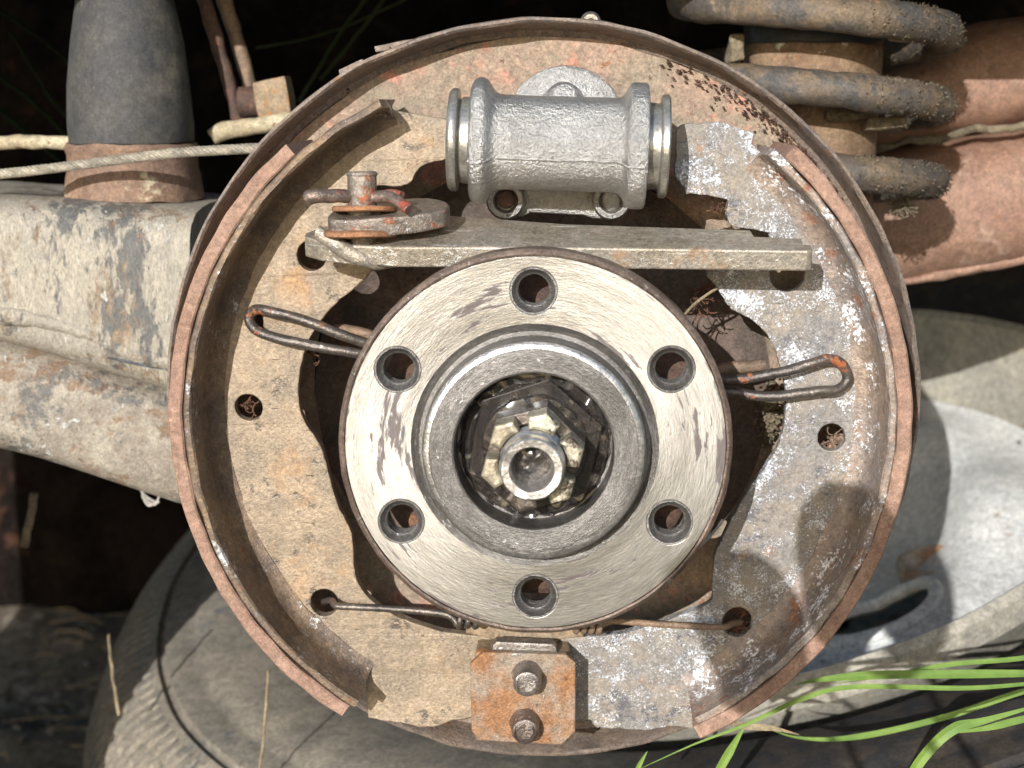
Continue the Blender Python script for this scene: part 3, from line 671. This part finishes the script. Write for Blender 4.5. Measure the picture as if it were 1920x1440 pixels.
# ================================================================== SHOE SPRINGS
WS = -192
OFF = -80
def I(pts, y): return [P(u, v, y if not isinstance(y, (list, tuple)) else y[i]) for i, (u, v) in enumerate(pts)]
rl = thing('hairpin_spring', P(560, 610, WS), 'grey hairpin spring wire hooked over the left shoe web', 'spring', 'hairpin springs at the hub')
lp = [(760, 690), (700, 668), (655, 661), (600, 651), (545, 640), (505, 630), (480, 618), (468, 602), (470, 588), (482, 580), (503, 583), (540, 592), (580, 604), (640, 628), (690, 645), (760, 670)]
yy = [y_+OFF for y_ in (-70, -95, -110, -112, -112, -108, -100, -92, -92, -98, -108, -114, -118, -116, -105, -80)]
tube('hairpin_wire', I(lp, yy), 9.3, M_wire, rl, n=5, seg=14, wob=1.2, wsc=.04)
tube('spring_stub', I([(760, 660), (700, 632), (655, 618), (628, 616)], -80), lambda t: 11-3*t, M_wire_brown, rl, seg=12, wob=2)
rg_ = thing('hairpin_spring', P(1480, 700, WS), 'grey hairpin spring wire hooked over the right shoe web', 'spring', 'hairpin springs at the hub')
lp = [(1260, 706), (1365, 712), (1410, 708), (1445, 701), (1480, 694), (1520, 682), (1550, 674), (1574, 679), (1588, 700), (1586, 718), (1570, 730), (1540, 733), (1500, 738), (1440, 744), (1365, 735), (1260, 730)]
yy = [y_+OFF for y_ in (-70, -95, -105, -112, -114, -114, -110, -104, -98, -98, -104, -110, -112, -108, -95, -70)]
tube('hairpin_wire', I(lp, yy), 9.3, M_wire, rg_, n=5, seg=14, wob=1.2, wsc=.04)
tube('spring_stub', I([(1250, 700), (1350, 692), (1400, 688), (1435, 684)], -90), 11, M_wire_brown, rg_, seg=12, wob=2.5)

rs = thing('return_spring', P(1000, 1165, -200), 'lower return spring with thin wire ends hooked into both shoes', 'spring')
tube('spring_end_wire', I([(607, 1128), (622, 1126), (630, 1136), (660, 1138), (720, 1141), (790, 1146), (835, 1152), (852, 1162), (858, 1172)], [-150, -172, -198, -202, -202, -204, -206, -208, -210]), 6.3, M_wire, rs, seg=10, wob=.6)
tube('spring_end_wire', I([(1388, 1166), (1372, 1170), (1355, 1176), (1300, 1174), (1230, 1170), (1165, 1165), (1140, 1166), (1128, 1172)], [-150, -180, -198, -202, -204, -206, -208, -210]), 6.0, M_wire_brown, rs, seg=10, wob=.6)
pA, pB = P(852, 1160, -210), P(1128, 1172, -210)
for x0, x1 in ((0, .165), (.80, 1.0)):
    pts = []; nt_ = int(276*(x1-x0)/12)
    for i in range(nt_*14+1):
        t = i/(nt_*14); q = pA.lerp(pB, x0+(x1-x0)*t); a = t*nt_*2*math.pi
        pts.append(q+Vector((0, math.sin(a)*13, math.cos(a)*13)))
    tube('spring_coil', pts, 5.6, M_wire if x0 == 0 else M_wire_brown, rs, smooth=False, seg=8)

# ================================================================== ANCHOR
an_ = thing('anchor_plate', P(980, 1300, -230), 'rusty square anchor plate with clipped corners and two rivets at the bottom', 'anchor plate')
pts = W2([(906, 1223), (1062, 1229), (1080, 1245), (1080, 1372), (1066, 1386), (1052, 1398), (900, 1390), (884, 1372), (882, 1245)], -245)
plate('anchor_sheet', pts, [], M_anchor, an_, (0, -245, 0), X, Z, Y, 16, bevel=3, wob=3)
pts = W2([(930, 1204), (1036, 1208), (1044, 1216), (1046, 1240), (922, 1240), (922, 1212)], -228)
plate('anchor_tab', pts, [], M_rivet, an_, (0, -226, 0), X, Z, Y, 30, bevel=4, wob=2)
pts = W2([(872, 1168), (1094, 1174), (1094, 1196), (1050, 1200), (1042, 1216), (930, 1212), (926, 1200), (874, 1190)], -170)
plate('anchor_bracket', pts, [], M_bracket, an_, (0, -168, 0), X, Z, Y, 40, bevel=3, wob=2.5)
b_ = [P(892, 1215, -60), P(1062, 1215, -60)]
box('anchor_block', (P(980, 1290, -180)), (84, 0, 0), (0, 42, 0), (0, 0, 84), M_bracket, an_, bevel=4, wob=2)
for (u, v, hl_) in ((989, 1266, 40), (985, 1356, 36)):
    c = P(u, v, -245)
    lathe('rivet', [(0, -hl_+2), (14, -hl_+1), (17, -hl_+3), (19, -hl_-2), (22.5, -hl_), (24.5, -hl_+6), (25.5, -6), (28, 0), (28, 6)], c, Vector((-.02, 1, .02)), M_rivet, an_, seg=48, wob=1.4, wsc=.06)

# ================================================================== debris inside the brake
def fibres(name, label, u, v, y, n_, spread, seed, mat=M_root, parent=None, rad=(.8, 1.8)):
    rr = random.Random(seed); ps = []; c = P(u, v, y)
    for _ in range(n_):
        p = c + Vector((rr.uniform(-1, 1)*spread[0], rr.uniform(-1, 1)*10, rr.uniform(-1, 1)*spread[1])); pts = [p]
        d = Vector((rr.uniform(-1, 1), rr.uniform(-.4, .4), rr.uniform(-1, 1))).normalized()
        for _ in range(4):
            d = (d+Vector((rr.uniform(-.7, .7), rr.uniform(-.3, .3), rr.uniform(-.7, .7)))).normalized(); p = p+d*spread[0]*rr.uniform(.25, .6); pts.append(p)
        ps.append(tube_vf(pts, rr.uniform(*rad), 5))
    o = merge(name, ps, mat, None, at=c); tag(o, label, 'debris', None, None); return o
fibres('root_tuft', 'tangle of dry roots caught in the gap at the upper right of the hub', 1316, 560, -80, 34, (15, 30), 1)
fibres('root_tuft', 'small brown root clump in the middle hole of the left shoe', 467, 770, -140, 16, (12, 14), 2)
fibres('root_tuft', 'brown root bits hanging below the left hairpin spring', 590, 668, -110, 14, (8, 18), 3)
fibres('root_tuft', 'root strands in the notch right of the wheel cylinder', 1345, 388, -130, 14, (8, 8), 4)
fibres('root_tuft', 'brown litter filling the lower right hole of the right shoe', 1385, 1172, -135, 26, (12, 12), 5)
fibres('root_tuft', 'brown litter in the middle hole of the right shoe', 1563, 826, -135, 26, (12, 12), 6, M_wire_brown)
o = tube('dry_stalk', I([(1282, 592), (1300, 572), (1322, 555), (1345, 540)], [-120, -130, -150, -165]), 2.6, M_straw, at=P(1310, 565, -75)); tag(o, 'pale dry stalk sticking out above right of the hub', 'stalk')
# crumbs of mud on the backing plate right of the hub
rr = random.Random(11); parts_ = []
for k_ in range(260):
    u, v = rr.gauss(1445, 10), rr.gauss(775, 30); s = rr.uniform(2, 7); c = P(u, v, -10-rr.random()*14)
    q = [c+X*s*rr.uniform(.6, 1.3), c+Z*s*rr.uniform(.6, 1.2), c-X*s, c-Z*s*rr.uniform(.6, 1.2), c-Y*s*1.4, c+Y*s]
    parts_.append((q, [(0, 1, 4), (1, 2, 4), (2, 3, 4), (3, 0, 4), (1, 0, 5), (2, 1, 5), (3, 2, 5), (0, 3, 5)]))
tag(merge('mud_crumbs', parts_, M_dust, sharp=180), 'crumbly dried mud stuck beside the inner edge of the right shoe', 'mud', kind='stuff')

# ================================================================== LEFT BACKGROUND
# axle beam
ab = thing('axle_beam', P(150, 600, 500), 'thick axle beam with peeling grey and cream paint at the left', 'axle beam')
BY = 520
def beam(name, topuv, botuv, yc, dep, mat, parent, wob=7, bulge=0, e=.62):
    n_ = len(topuv); V, Fc = [], []; seg = 56; st_ = []
    for i in range(n_):
        pt = P(topuv[i][0], topuv[i][1], yc); pb = P(botuv[i][0], botuv[i][1], yc)
        st_.append(((pt+pb)/2, (pt-pb)/2))
    cs = smooth_path([s[0] for s in st_], 14); hs = smooth_path([s[1] for s in st_], 14)
    for c, h in zip(cs, hs):
        for k_ in range(seg):
            th = 2*math.pi*k_/seg; ct, s2 = math.cos(th), math.sin(th)
            p = c + h*math.copysign(abs(s2)**e, s2) + Y*math.copysign(abs(ct)**e, ct)*dep
            V.append(jit(jit(p, wob, .006), wob*.25, .04))
    m_ = len(cs)
    for i in range(m_-1):
        for k_ in range(seg): k2 = (k_+1) % seg; Fc.append((i*seg+k_, i*seg+k2, (i+1)*seg+k2, (i+1)*seg+k_))
    Fc += [tuple(reversed(range(seg))), tuple((m_-1)*seg+k_ for k_ in range(seg))]
    return fixn(mk(name, V, Fc, mat, parent, sharp=60))
seam_uv = [(-500, 520), (-200, 560), (0, 592), (200, 640), (420, 712)]
beam('upper_shell', [(-500, 335), (-200, 345), (0, 352), (200, 362), (420, 375)], [(u_, v_+8) for u_, v_ in seam_uv], BY, 300, M_beam, ab, e=.36)
beam('lower_shell', [(u_, v_-8) for u_, v_ in seam_uv], [(-500, 690), (-200, 750), (0, 792), (200, 846), (420, 916)], BY+4, 288, M_beam_low, ab, e=.5)
yf_ = BY-292
tube('weld_seam', [P(-300, 545, yf_), P(-60, 582, yf_), P(60, 598, yf_), P(150, 618, yf_+4), P(240, 655, yf_+2), P(400, 700, yf_)], 17, M_beam, ab, seg=12, wob=9, wsc=.03)
box('seam_bracket', P(290, 678, yf_+9), (95, 0, -18), (0, 14, 0), (3, 0, 12), worn('dark_blue_grey_metal', (98, 104, 110), (80, 84, 88), [((190, 186, 176), 5, 1.2, .5, .57, .06, .4, .5, .2)], rough=.4, metal=.3, bump=.5), ab, bevel=6, wob=4)
# hanging fluff
o = None; ps = []
for pts in ([(262, 905), (272, 935), (292, 945), (302, 918)], [(256, 900), (268, 925), (290, 940), (300, 940)], [(270, 910), (268, 930), (280, 948), (298, 935), (306, 915)]):
    ps.append(tube_vf(smooth_path(I(pts, 400), 6), 3.2, 6, wob=2, wsc=.08))
tag(merge('cobweb_strand', ps, M_fluff, at=P(280, 925, 400)), 'pale looped cobweb strand hanging under the axle beam', 'cobweb')

# bump stop
bs_ = thing('bump_stop', P(255, 350, 470), 'tapered black rubber bump stop standing on the axle beam', 'bump stop')
c0 = P(252, 352, 470)
def kz(v): return (P(252, v, 470).z - c0.z)
kk = (P(352, 300, 470)-P(252, 300, 470)).length/100
lathe('rubber_cone', [(0, kz(-75)), (40*kk, kz(-70)), (66*kk, kz(-45)), (88*kk, kz(0)), (103*kk, kz(80)), (110*kk, kz(160)), (114*kk, kz(230)), (113*kk, kz(266)), (108*kk, kz(272))], c0, Z, M_rubber, bs_, seg=90, wob=3, wsc=.01)
lathe('metal_cup', [(116*kk, kz(268)), (122*kk, kz(278)), (117*kk, kz(290)), (118*kk, kz(316)), (122*kk, kz(330)), (126*kk, kz(356)), (128*kk, kz(372))], c0, Z, worn('rusty_cup', (150, 118, 92), (132, 104, 86), [((200, 184, 150), 4, 1, .5, .56, .08, .9, 0, .1), ((110, 80, 66), 7, 1.2, .4, .6, .06, .8, 0, 0)], rough=.7, bump=.5), bs_, seg=90, wob=4)
tag(tube('brake_pipe', I([(-60, 270), (0, 268), (60, 266), (140, 270), (180, 282)], 500), 15, M_cream, seg=12, wob=4, at=P(60, 268, 500)), 'dirty pale pipe running left from the bump stop base', 'pipe')
tag(tube('brake_pipe', I([(398, 256), (420, 246), (480, 236), (560, 226), (640, 220)], 560), 19, M_cream, seg=14, wob=4, at=P(480, 236, 560)), 'flaking cream pipe beside the top left of the backing plate', 'pipe')
tag(tube('hanging_rod', I([(372, -40), (395, 40), (425, 140), (448, 228)], 640), 16, M_rustdark, seg=12, wob=4, at=P(410, 100, 640)), 'slim dark rusty rod sloping down beside the bump stop', 'rod')
tag(tube('hanging_rod', I([(408, -40), (430, 30), (452, 100), (470, 165)], 700), 17, M_wire_brown, seg=12, wob=4, at=P(440, 60, 700)), 'brown rod with pale upper end right of the slim dark rod', 'rod')
bo = thing('mounting_bolt', P(505, 190, 620), 'square rusty bolt head with grey sleeve above the cream pipe', 'bolt')
box('bolt_head', P(516, 184, 600), (36, 0, 8), (0, 40, 0), (-6, 0, 40), M_bracket, bo, bevel=5, wob=3)
tube('bolt_sleeve', [P(450, 192, 620), P(490, 190, 620)], 34, M_rustdark, bo, seg=20, wob=2)
# steel cable: seven twisted strands
cable_path = smooth_path(I([(-80, 331), (0, 326), (60, 320), (150, 309), (250, 296), (340, 286), (420, 281), (520, 275), (620, 262)], [260, 260, 255, 245, 230, 215, 205, 190, 160]), 24)
ps = []
for q in range(6):
    pts = []; al = 0; prev = cable_path[0]
    for p in cable_path:
        al += (p-prev).length/58*2*math.pi; prev = p
        pts.append(p+Vector((0, math.cos(al+q*math.pi/3)*6.6, math.sin(al+q*math.pi/3)*6.6)))
    ps.append(tube_vf(pts, 3.9, 6))
tag(merge('steel_cable', ps, M_cable, at=P(250, 296, 230)), 'pale twisted steel cable crossing in front of the bump stop', 'cable')

ps = []; rr = random.Random(21)
for (pts, w_) in (([(-20, 130), (60, 190), (130, 262)], 5), ([(20, 60), (100, 190), (150, 240)], 4), ([(-20, 190), (40, 240), (110, 300)], 6), ([(560, 190), (640, 60), (700, -20)], 4), ([(600, 150), (690, 40), (740, -30)], 4), ([(480, 90), (620, 60), (800, -20)], 3), ([(0, 20), (120, 110), (160, 190)], 3)):
    ps.append(tube_vf(smooth_path(I(pts, 1500), 8), w_*1.3, 6, wob=3))
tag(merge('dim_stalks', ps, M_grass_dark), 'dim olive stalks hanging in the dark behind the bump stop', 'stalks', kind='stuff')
# ================================================================== RIGHT BACKGROUND
sp = thing('coil_spring', P(1530, 200, 620), 'thick dirty coil spring at the upper right with loose dusty turns', 'coil spring')
sc = P(1520, 200, 620); SR = P(1790-28, 200, 620).x - sc.x
prf = [(-1.10, -150), (-.60, -70), (-.5, -48)]
def zof(v): return P(1520, v, 620-SR*.8).z
zs_ = []
turns = 3.6; pts = []
# key heights at the front of each turn (phase 0 = front)
zf = [zof(-120), zof(28), zof(168), zof(318), zof(455)]
rad_f = [1.0, 1.0, .97, .95, .92]
for i in range(0, 4*60+1):
    t = i/60; k0 = min(int(t), 3); f = t-k0
    z = zf[k0]+(zf[k0+1]-zf[k0])*f; r = SR*(rad_f[k0]+(rad_f[k0+1]-rad_f[k0])*f)
    a = 2*math.pi*t       # a=0 at the front, turning to the right
    pts.append(Vector((sc.x+math.sin(a)*r, sc.y-math.cos(a)*r, z)))
V, Fc = tube_vf(pts, 37, 26, wob=6, wsc=.02)
mk('coil', V, Fc, M_spring, sp, sharp=60)
# dusty fur on the outer sides of the lower turns
ps = []; rr = random.Random(8)
for i in range(60, 235):
    t = i/60; ph = (t % 1)
    if .02 < ph < .42:
        for q in range(60):
            a = 2*math.pi*ph; out = Vector((math.sin(a), -math.cos(a), 0)); th = rr.uniform(-2.6, 2.6)
            n_ = out*math.cos(th)+Z*math.sin(th)
            p = pts[i]+n_*36+Vector((rr.uniform(-8, 8), rr.uniform(-8, 8), 0)); l = rr.uniform(2, 8)
            d = (n_+Vector((rr.uniform(-.8, .8), rr.uniform(-.8, .8), rr.uniform(-.8, .8)))).normalized(); s = d.orthogonal().normalized()*rr.uniform(1.5, 3.5)
            ps.append(([p+s, p-s, p+d.cross(s), p+d*l], [(0, 1, 3), (1, 2, 3), (2, 0, 3)]))
o = merge('dust_fur', ps, M_dust, sp, sharp=180); o['kind'] = 'stuff'
# sleeve inside the spring
ss = thing('spring_sleeve', (sc.x, sc.y, zof(110)), 'rusty round sleeve with peeling cream paint inside the coil spring', 'sleeve')
lathe('upper_cap', [(150, zof(20)), (150, zof(74)), (146, zof(78)), (120, zof(80))], (sc.x, sc.y, 0), Z, worn('black_blue_rubber', (60, 68, 76), (44, 44, 46), [((120, 140, 152), 2, .8, .5, .6, .1, .5, 0, 0)], rough=.5), ss, seg=64, wob=4)
lathe('sleeve_tube', [(120, zof(70)), (146, zof(76)), (150, zof(84)), (148, zof(170)), (140, zof(560))], (sc.x, sc.y, 0), Z, worn('rust_and_cream', (150, 122, 92), (128, 98, 72), [((224, 220, 200), 2.2, .7, .5, .575, .03, .5, 0, .3), ((150, 84, 44), 6, 1.2, .4, .58, .08, .9, 0, 0)], rough=.7, bump=.6), ss, seg=64, wob=5)
box('spacer_chip', P(1693, 58, 420), (26, 0, -2), (0, 20, 0), (2, 0, 20), M_cream, ss, bevel=7, wob=3)
for (u, v, a, c_, y_) in ((1660, 232, 42, 14, 470), (1585, 215, 46, 12, 470), (1380, 92, 16, 30, 520)):
    box('dirt_lump', P(u, v, y_), (a, 0, 3), (0, 26, 0), (2, 0, c_), M_dust, ss, bevel=9, wob=9)

arm = thing('suspension_arm', P(1830, 300, 1100), 'wide pink rusted suspension arm behind the coil spring at the right', 'suspension arm')
beam('upper_shell', [(1560, 150), (1690, 112), (1800, 52), (1900, 36), (2100, 20), (2400, 0)], [(1560, 280), (1690, 268), (1800, 252), (1900, 236), (2100, 200), (2400, 160)], 1150, 230, M_arm, arm, e=.8)
beam('lower_shell', [(1560, 290), (1690, 272), (1800, 250), (1900, 236), (2100, 205), (2400, 165)], [(1560, 560), (1690, 528), (1800, 510), (1900, 488), (2100, 450), (2400, 400)], 1150, 260, M_arm, arm, e=.75)
tube('lower_flange', I([(1600, 540), (1700, 526), (1800, 508), (1900, 490), (2100, 450)], 960), 13, M_arm, arm, seg=10, wob=8, wsc=.02)
tube('weld_crease', I([(1600, 285), (1690, 268), (1750, 262), (1830, 246), (1900, 236), (2100, 202)], 915), 10, M_dust, arm, seg=10, wob=14, wsc=.02)
fibres('fluff_clump', 'dusty fluffy clump hanging below the coil spring', 1690, 388, 500, 60, (16, 8), 12, M_dust, rad=(1, 2.4))

# ================================================================== OLD WHEEL UNDERNEATH
wu, wv, wy = 1410, 1150, 1850
WC = P(wu, wv, wy); ray = (WC-CAM).normalized()
scl = (WC-CAM).dot(Fw)/F_PX
rx = ray.cross(Z).normalized(); rup = rx.cross(ray).normalized()
alpha, roll = R_(31), R_(15)
upr = (rup*math.cos(roll) - rx*math.sin(roll))
NRM = (upr*math.cos(alpha) - ray*math.sin(alpha)).normalized()
RT = 1230*scl
wh = thing('old_wheel', WC, 'old dusty car wheel with white steel rim lying under the brake', 'wheel')
k7 = RT/100
HW = 26   # half width in percent of the radius
prof = [(58, 17), (61, 21), (66, 24.5), (74, 26.6), (78, 27.2), (78.8, 26.85), (79.6, 27.2), (82.8, 27.2), (83.1, 26.3), (83.9, 26.2), (84.2, 26.9)]
sh_i = len(prof)
for t in (0, .12, .24, .36, .5, .64, .78, .9, 1): prof.append((85.2+13.6*t**.85, 26.6-11.5*t**1.7))
sh_e = len(prof)
prof += [(98.6, 13), (97.4, 12.4), (97.4, 10.8), (99.6, 10.2), (100, 4), (98, 3.6), (98, 2.2), (100, 1.8), (100, -4), (97.8, -4.4), (97.8, -6), (99.4, -6.4), (97, -16), (90, -24), (80, -27), (70, -25), (62, -17)]
def lug(j, r, h, th):
    if sh_i <= j < sh_e:
        t = (j-sh_i)/(sh_e-sh_i-1)
        ph = (th*224/(2*math.pi) + t*1.3 + .3*t*t) % 1.0
        if ph < .36 and j > sh_i: r -= 1.5*k7*t; h -= 2.3*k7*min(1, t*3)
    elif j >= sh_e and j < sh_e+12:
        ph = (th*120/(2*math.pi)+j*.13) % 1.0
        if ph < .28: r -= 2.0*k7
    return r, h
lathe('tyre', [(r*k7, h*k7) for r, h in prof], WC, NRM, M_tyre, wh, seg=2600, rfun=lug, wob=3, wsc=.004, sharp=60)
rim = lathe('rim', [(58.5*k7, 22*k7), (58.5*k7, 25*k7), (57.5*k7, 25.8*k7), (56.5*k7, 25*k7), (55.5*k7, 20*k7), (53*k7, 16*k7), (51.5*k7, 13*k7), (50.6*k7, 8*k7), (50*k7, -12*k7), (56*k7, -16*k7), (60*k7, -17*k7)], WC, NRM, M_rimgrey, wh, seg=200, wob=6, wsc=.006)
dp = [(51, 11.5), (49.5, 13), (48, 12.8)]
dp += [(48-t*1.3, 12.8+2.2*math.sin(t/17*math.pi)**2-(3.4*(max(0, t-9)/8)**1.5)) for t in range(1, 18)]
dp += [(24, 8.6), (20, 7.6), (14, 7.2), (9, 8), (8, 4)]
disc = lathe('rim_disc', [(a_*k7, b_*k7) for a_, b_ in dp], WC, NRM, M_white, wh, seg=420, wob=3, wsc=.004,
    rfun=lambda j, r, h, th: (r, h + (1.0*k7*math.cos(th*7+1.2)*math.sin(min(1, max(0, (j-2)/16))*math.pi) if 1 < j < 20 else 0)))
bm = bmesh.new(); bm.from_mesh(disc.data); s_w, t_w, a_w = frame(NRM); kill = []
for f in bm.faces:
    c = f.calc_center_median()/U; x_, y_ = c.dot(s_w)/k7, c.dot(t_w)/k7
    for hk in (0, 2, 3, 4):
        aa = R_(-10+72*hk); cx_, cy_ = 32*math.cos(aa), 32*math.sin(aa)
        dx_, dy_ = (x_-cx_)*math.cos(aa)+(y_-cy_)*math.sin(aa), -(x_-cx_)*math.sin(aa)+(y_-cy_)*math.cos(aa)
        if (dx_/8.2)**2+(dy_/9.4)**2 < 1: kill.append(f); break
bmesh.ops.delete(bm, geom=kill, context='FACES'); bm.to_mesh(disc.data); bm.free()
ws, wt_, wa = frame(NRM)
def on_wheel(a, r, h): return WC + (ws*math.cos(R_(a))+wt_*math.sin(R_(a)))*r*k7 + wa*h*k7

for hk in (0, 2, 3, 4):
    aa = R_(-10+72*hk); pts = []
    for i in range(37):
        e_ = 2*math.pi*i/36; rr_ = 32+8.3*math.cos(e_); tt_ = 9.5*math.sin(e_)
        x_, y_ = rr_*math.cos(aa)-tt_*math.sin(aa), rr_*math.sin(aa)+tt_*math.cos(aa)
        rad_ = math.hypot(x_, y_); tq = min(17, max(1, (48-rad_)/1.3)); an2 = math.atan2(y_, x_)
        hz_ = 12.8+2.2*math.sin(tq/17*math.pi)**2-(3.4*(max(0, tq-9)/8)**1.5) + 1.0*math.cos(an2*7+1.2)*math.sin(min(1, (tq+1)/16)*math.pi)
        pts.append(WC+(ws*x_+wt_*y_+wa*hz_)*k7)
    tube('hole_lip', pts, 1.0*k7, M_white, wh, n=2, seg=10, wob=3)
for hk in range(4):
    c_ = on_wheel(20+72*hk, 30, 11.5)
    lathe('stud_hole', [(4.6*k7, -1*k7), (4.4*k7, .7*k7), (3.6*k7, 1.1*k7), (2.8*k7, .6*k7), (2.2*k7, -.6*k7), (1.0*k7, -1.2*k7), (0, -1.4*k7)], c_, NRM, M_rusthole if hk == 0 else M_white, wh, seg=40, wob=6)
# ================================================================== GRASS BLADES in front
BL = [
 ('bright wide grass blade pointing left towards the lower right rim', [(2000, 1262), (1800, 1264), (1640, 1266), (1540, 1274), (1490, 1284)], 29, -60),
 ('narrow green blade just above the bright wide blade', [(2000, 1222), (1900, 1236), (1780, 1246), (1660, 1268), (1560, 1282)], 17, -30),
 ('long thin blade rising from the bottom edge past the shoe tip', [(1990, 1275), (1820, 1290), (1600, 1288), (1500, 1312), (1400, 1358), (1300, 1396), (1190, 1446)], 16, -150),
 ('curved thin blade sagging under the rim tip', [(2000, 1276), (1900, 1302), (1780, 1342), (1650, 1374), (1560, 1386), (1490, 1382), (1440, 1366)], 22, 120),
 ('short broad blade standing at the bottom edge below the shoe tip', [(1325, 1490), (1350, 1440), (1376, 1395), (1400, 1355)], 30, -120),
 ('folded blade leaning up from the bottom right corner', [(1680, 1500), (1730, 1420), (1785, 1368), (1850, 1350), (1990, 1310)], 34, -330),
 ('second pale blade right above the folded blade', [(2010, 1332), (1920, 1348), (1850, 1365), (1780, 1375)], 22, -300),
 ('tiny grass tip at the bottom edge left of the long thin blade', [(1180, 1475), (1198, 1436), (1214, 1408)], 16, -100),
]
for lab, pts, wd, y_ in BL:
    q = I(pts, y_); V, Fc = blade_vf(q, wd*.55, .3)
    o = mk('grass_blade', V, Fc, M_grass, at=q[0], sharp=8); tag(o, lab, 'grass blade', 'green blades at the lower right')
q = I([(1370, 1356), (1400, 1362), (1450, 1366), (1500, 1378)], -120); V, Fc = blade_vf(q, 12, .2)
tag(mk('grass_blade', V, Fc, M_straw, at=q[0]), 'short orange withered blade beside the lower right tip of the lining', 'grass blade')
for lab, pts, y_, r_ in (('thin dry stalk standing before the tyre below the left shoe', [(503, 1255), (500, 1310), (494, 1380), (486, 1450)], 500, 3.2),
                     ('dry stalk at the left edge of the tyre tread', [(203, 1190), (208, 1240), (216, 1300), (222, 1340)], 900, 4.2),
                     ('orange dead twig hanging in the dark under the beam', [(64, 925), (60, 955), (52, 990), (46, 1025)], 1200, 11)):
    tag(tube('dry_stalk', I(pts, y_), r_, M_straw, seg=8, wob=3, at=P(pts[0][0], pts[0][1], y_)), lab, 'stalk')

# ================================================================== unseen twig added in place of the viewer's fingers, to throw two round shadows
tw = thing('shadow_twig', (-700, -3100, 1000), 'unseen leafy twig added behind the viewer to throw two round shadows', 'shadow caster')
def toward_sun(u, v, y, dist): return P(u, v, y) - LIGHT*dist
def shadow_leaf(c, ln, wd, ang, mat=M_shadow_leaf):
    s, t, a = frame(LIGHT); V, Fc = [], []; n_ = 14
    d1 = s*math.cos(ang)+t*math.sin(ang); d2 = -s*math.sin(ang)+t*math.cos(ang)
    for i in range(n_+1):
        x = i/n_; w_ = wd*math.sqrt(max(0, 1-(2*x-1)**2))+.5
        p = c + d1*ln*(x-.5); V += [p-d2*w_+a*w_*.25, p, p+d2*w_+a*w_*.25]
        if i: b = (i-1)*3; e = i*3; Fc += [(b, b+1, e+1, e), (b+1, b+2, e+2, e+1)]
    return mk('shadow_leaf', V, Fc, mat, tw, sharp=180)
l1 = toward_sun(1625, 1095, -160, 3300); l2 = toward_sun(1415, 1185, -160, 3300)
shadow_leaf(l1, 380, 108, R_(66)); shadow_leaf(l2, 310, 98, R_(68))
tube('shadow_stem', [l1+Vector((40, 0, -180)), l1+Vector((420, -80, -620)), l1+Vector((900, -200, -1300)), l1+Vector((1300, -300, -2000))], 9, M_wire_brown, tw, seg=8)
tube('shadow_stem', [l2+Vector((40, 0, -140)), l2+Vector((300, -30, -420)), l1+Vector((420, -80, -620))], 7, M_wire_brown, tw, seg=8)

# ================================================================== wooden box added out of view to the lower left, to shade the ground
M_wood = worn('weathered_wood', (150, 124, 92), (120, 98, 74), [], rough=.8, bump=.5, stretch=(.2, 1, 1), scale=.6)
def shade_crate(lab, x0, x1, z0, z1, n_):
    tb = thing('shade_box', ((x0+x1)/2, -1750, z0), lab, 'box')
    hh_ = (z1-z0-28)/n_/2; xc, hw = (x0+x1)/2, (x1-x0)/2
    for k_ in range(n_):
        zc = z0+hh_+k_*hh_*2
        for yy_ in (-1500, -2000): box('side_board', (xc, yy_, zc), (hw, 0, 0), (0, 20, 0), (0, 0, hh_-3), M_wood, tb, bevel=6)
        for xx_ in (x0+20, x1-20): box('end_board', (xx_, -1750, zc), (20, 0, 0), (0, 228, 0), (0, 0, hh_-3), M_wood, tb, bevel=6)
    box('lid', (xc, -1750, z1-14), (hw+8, 0, 0), (0, 272, 0), (0, 0, 14), M_wood, tb, bevel=5)
shade_crate('unseen wooden box added before the axle beam to shade the ground', -2700, -730, GZ+20, -1250, 3)
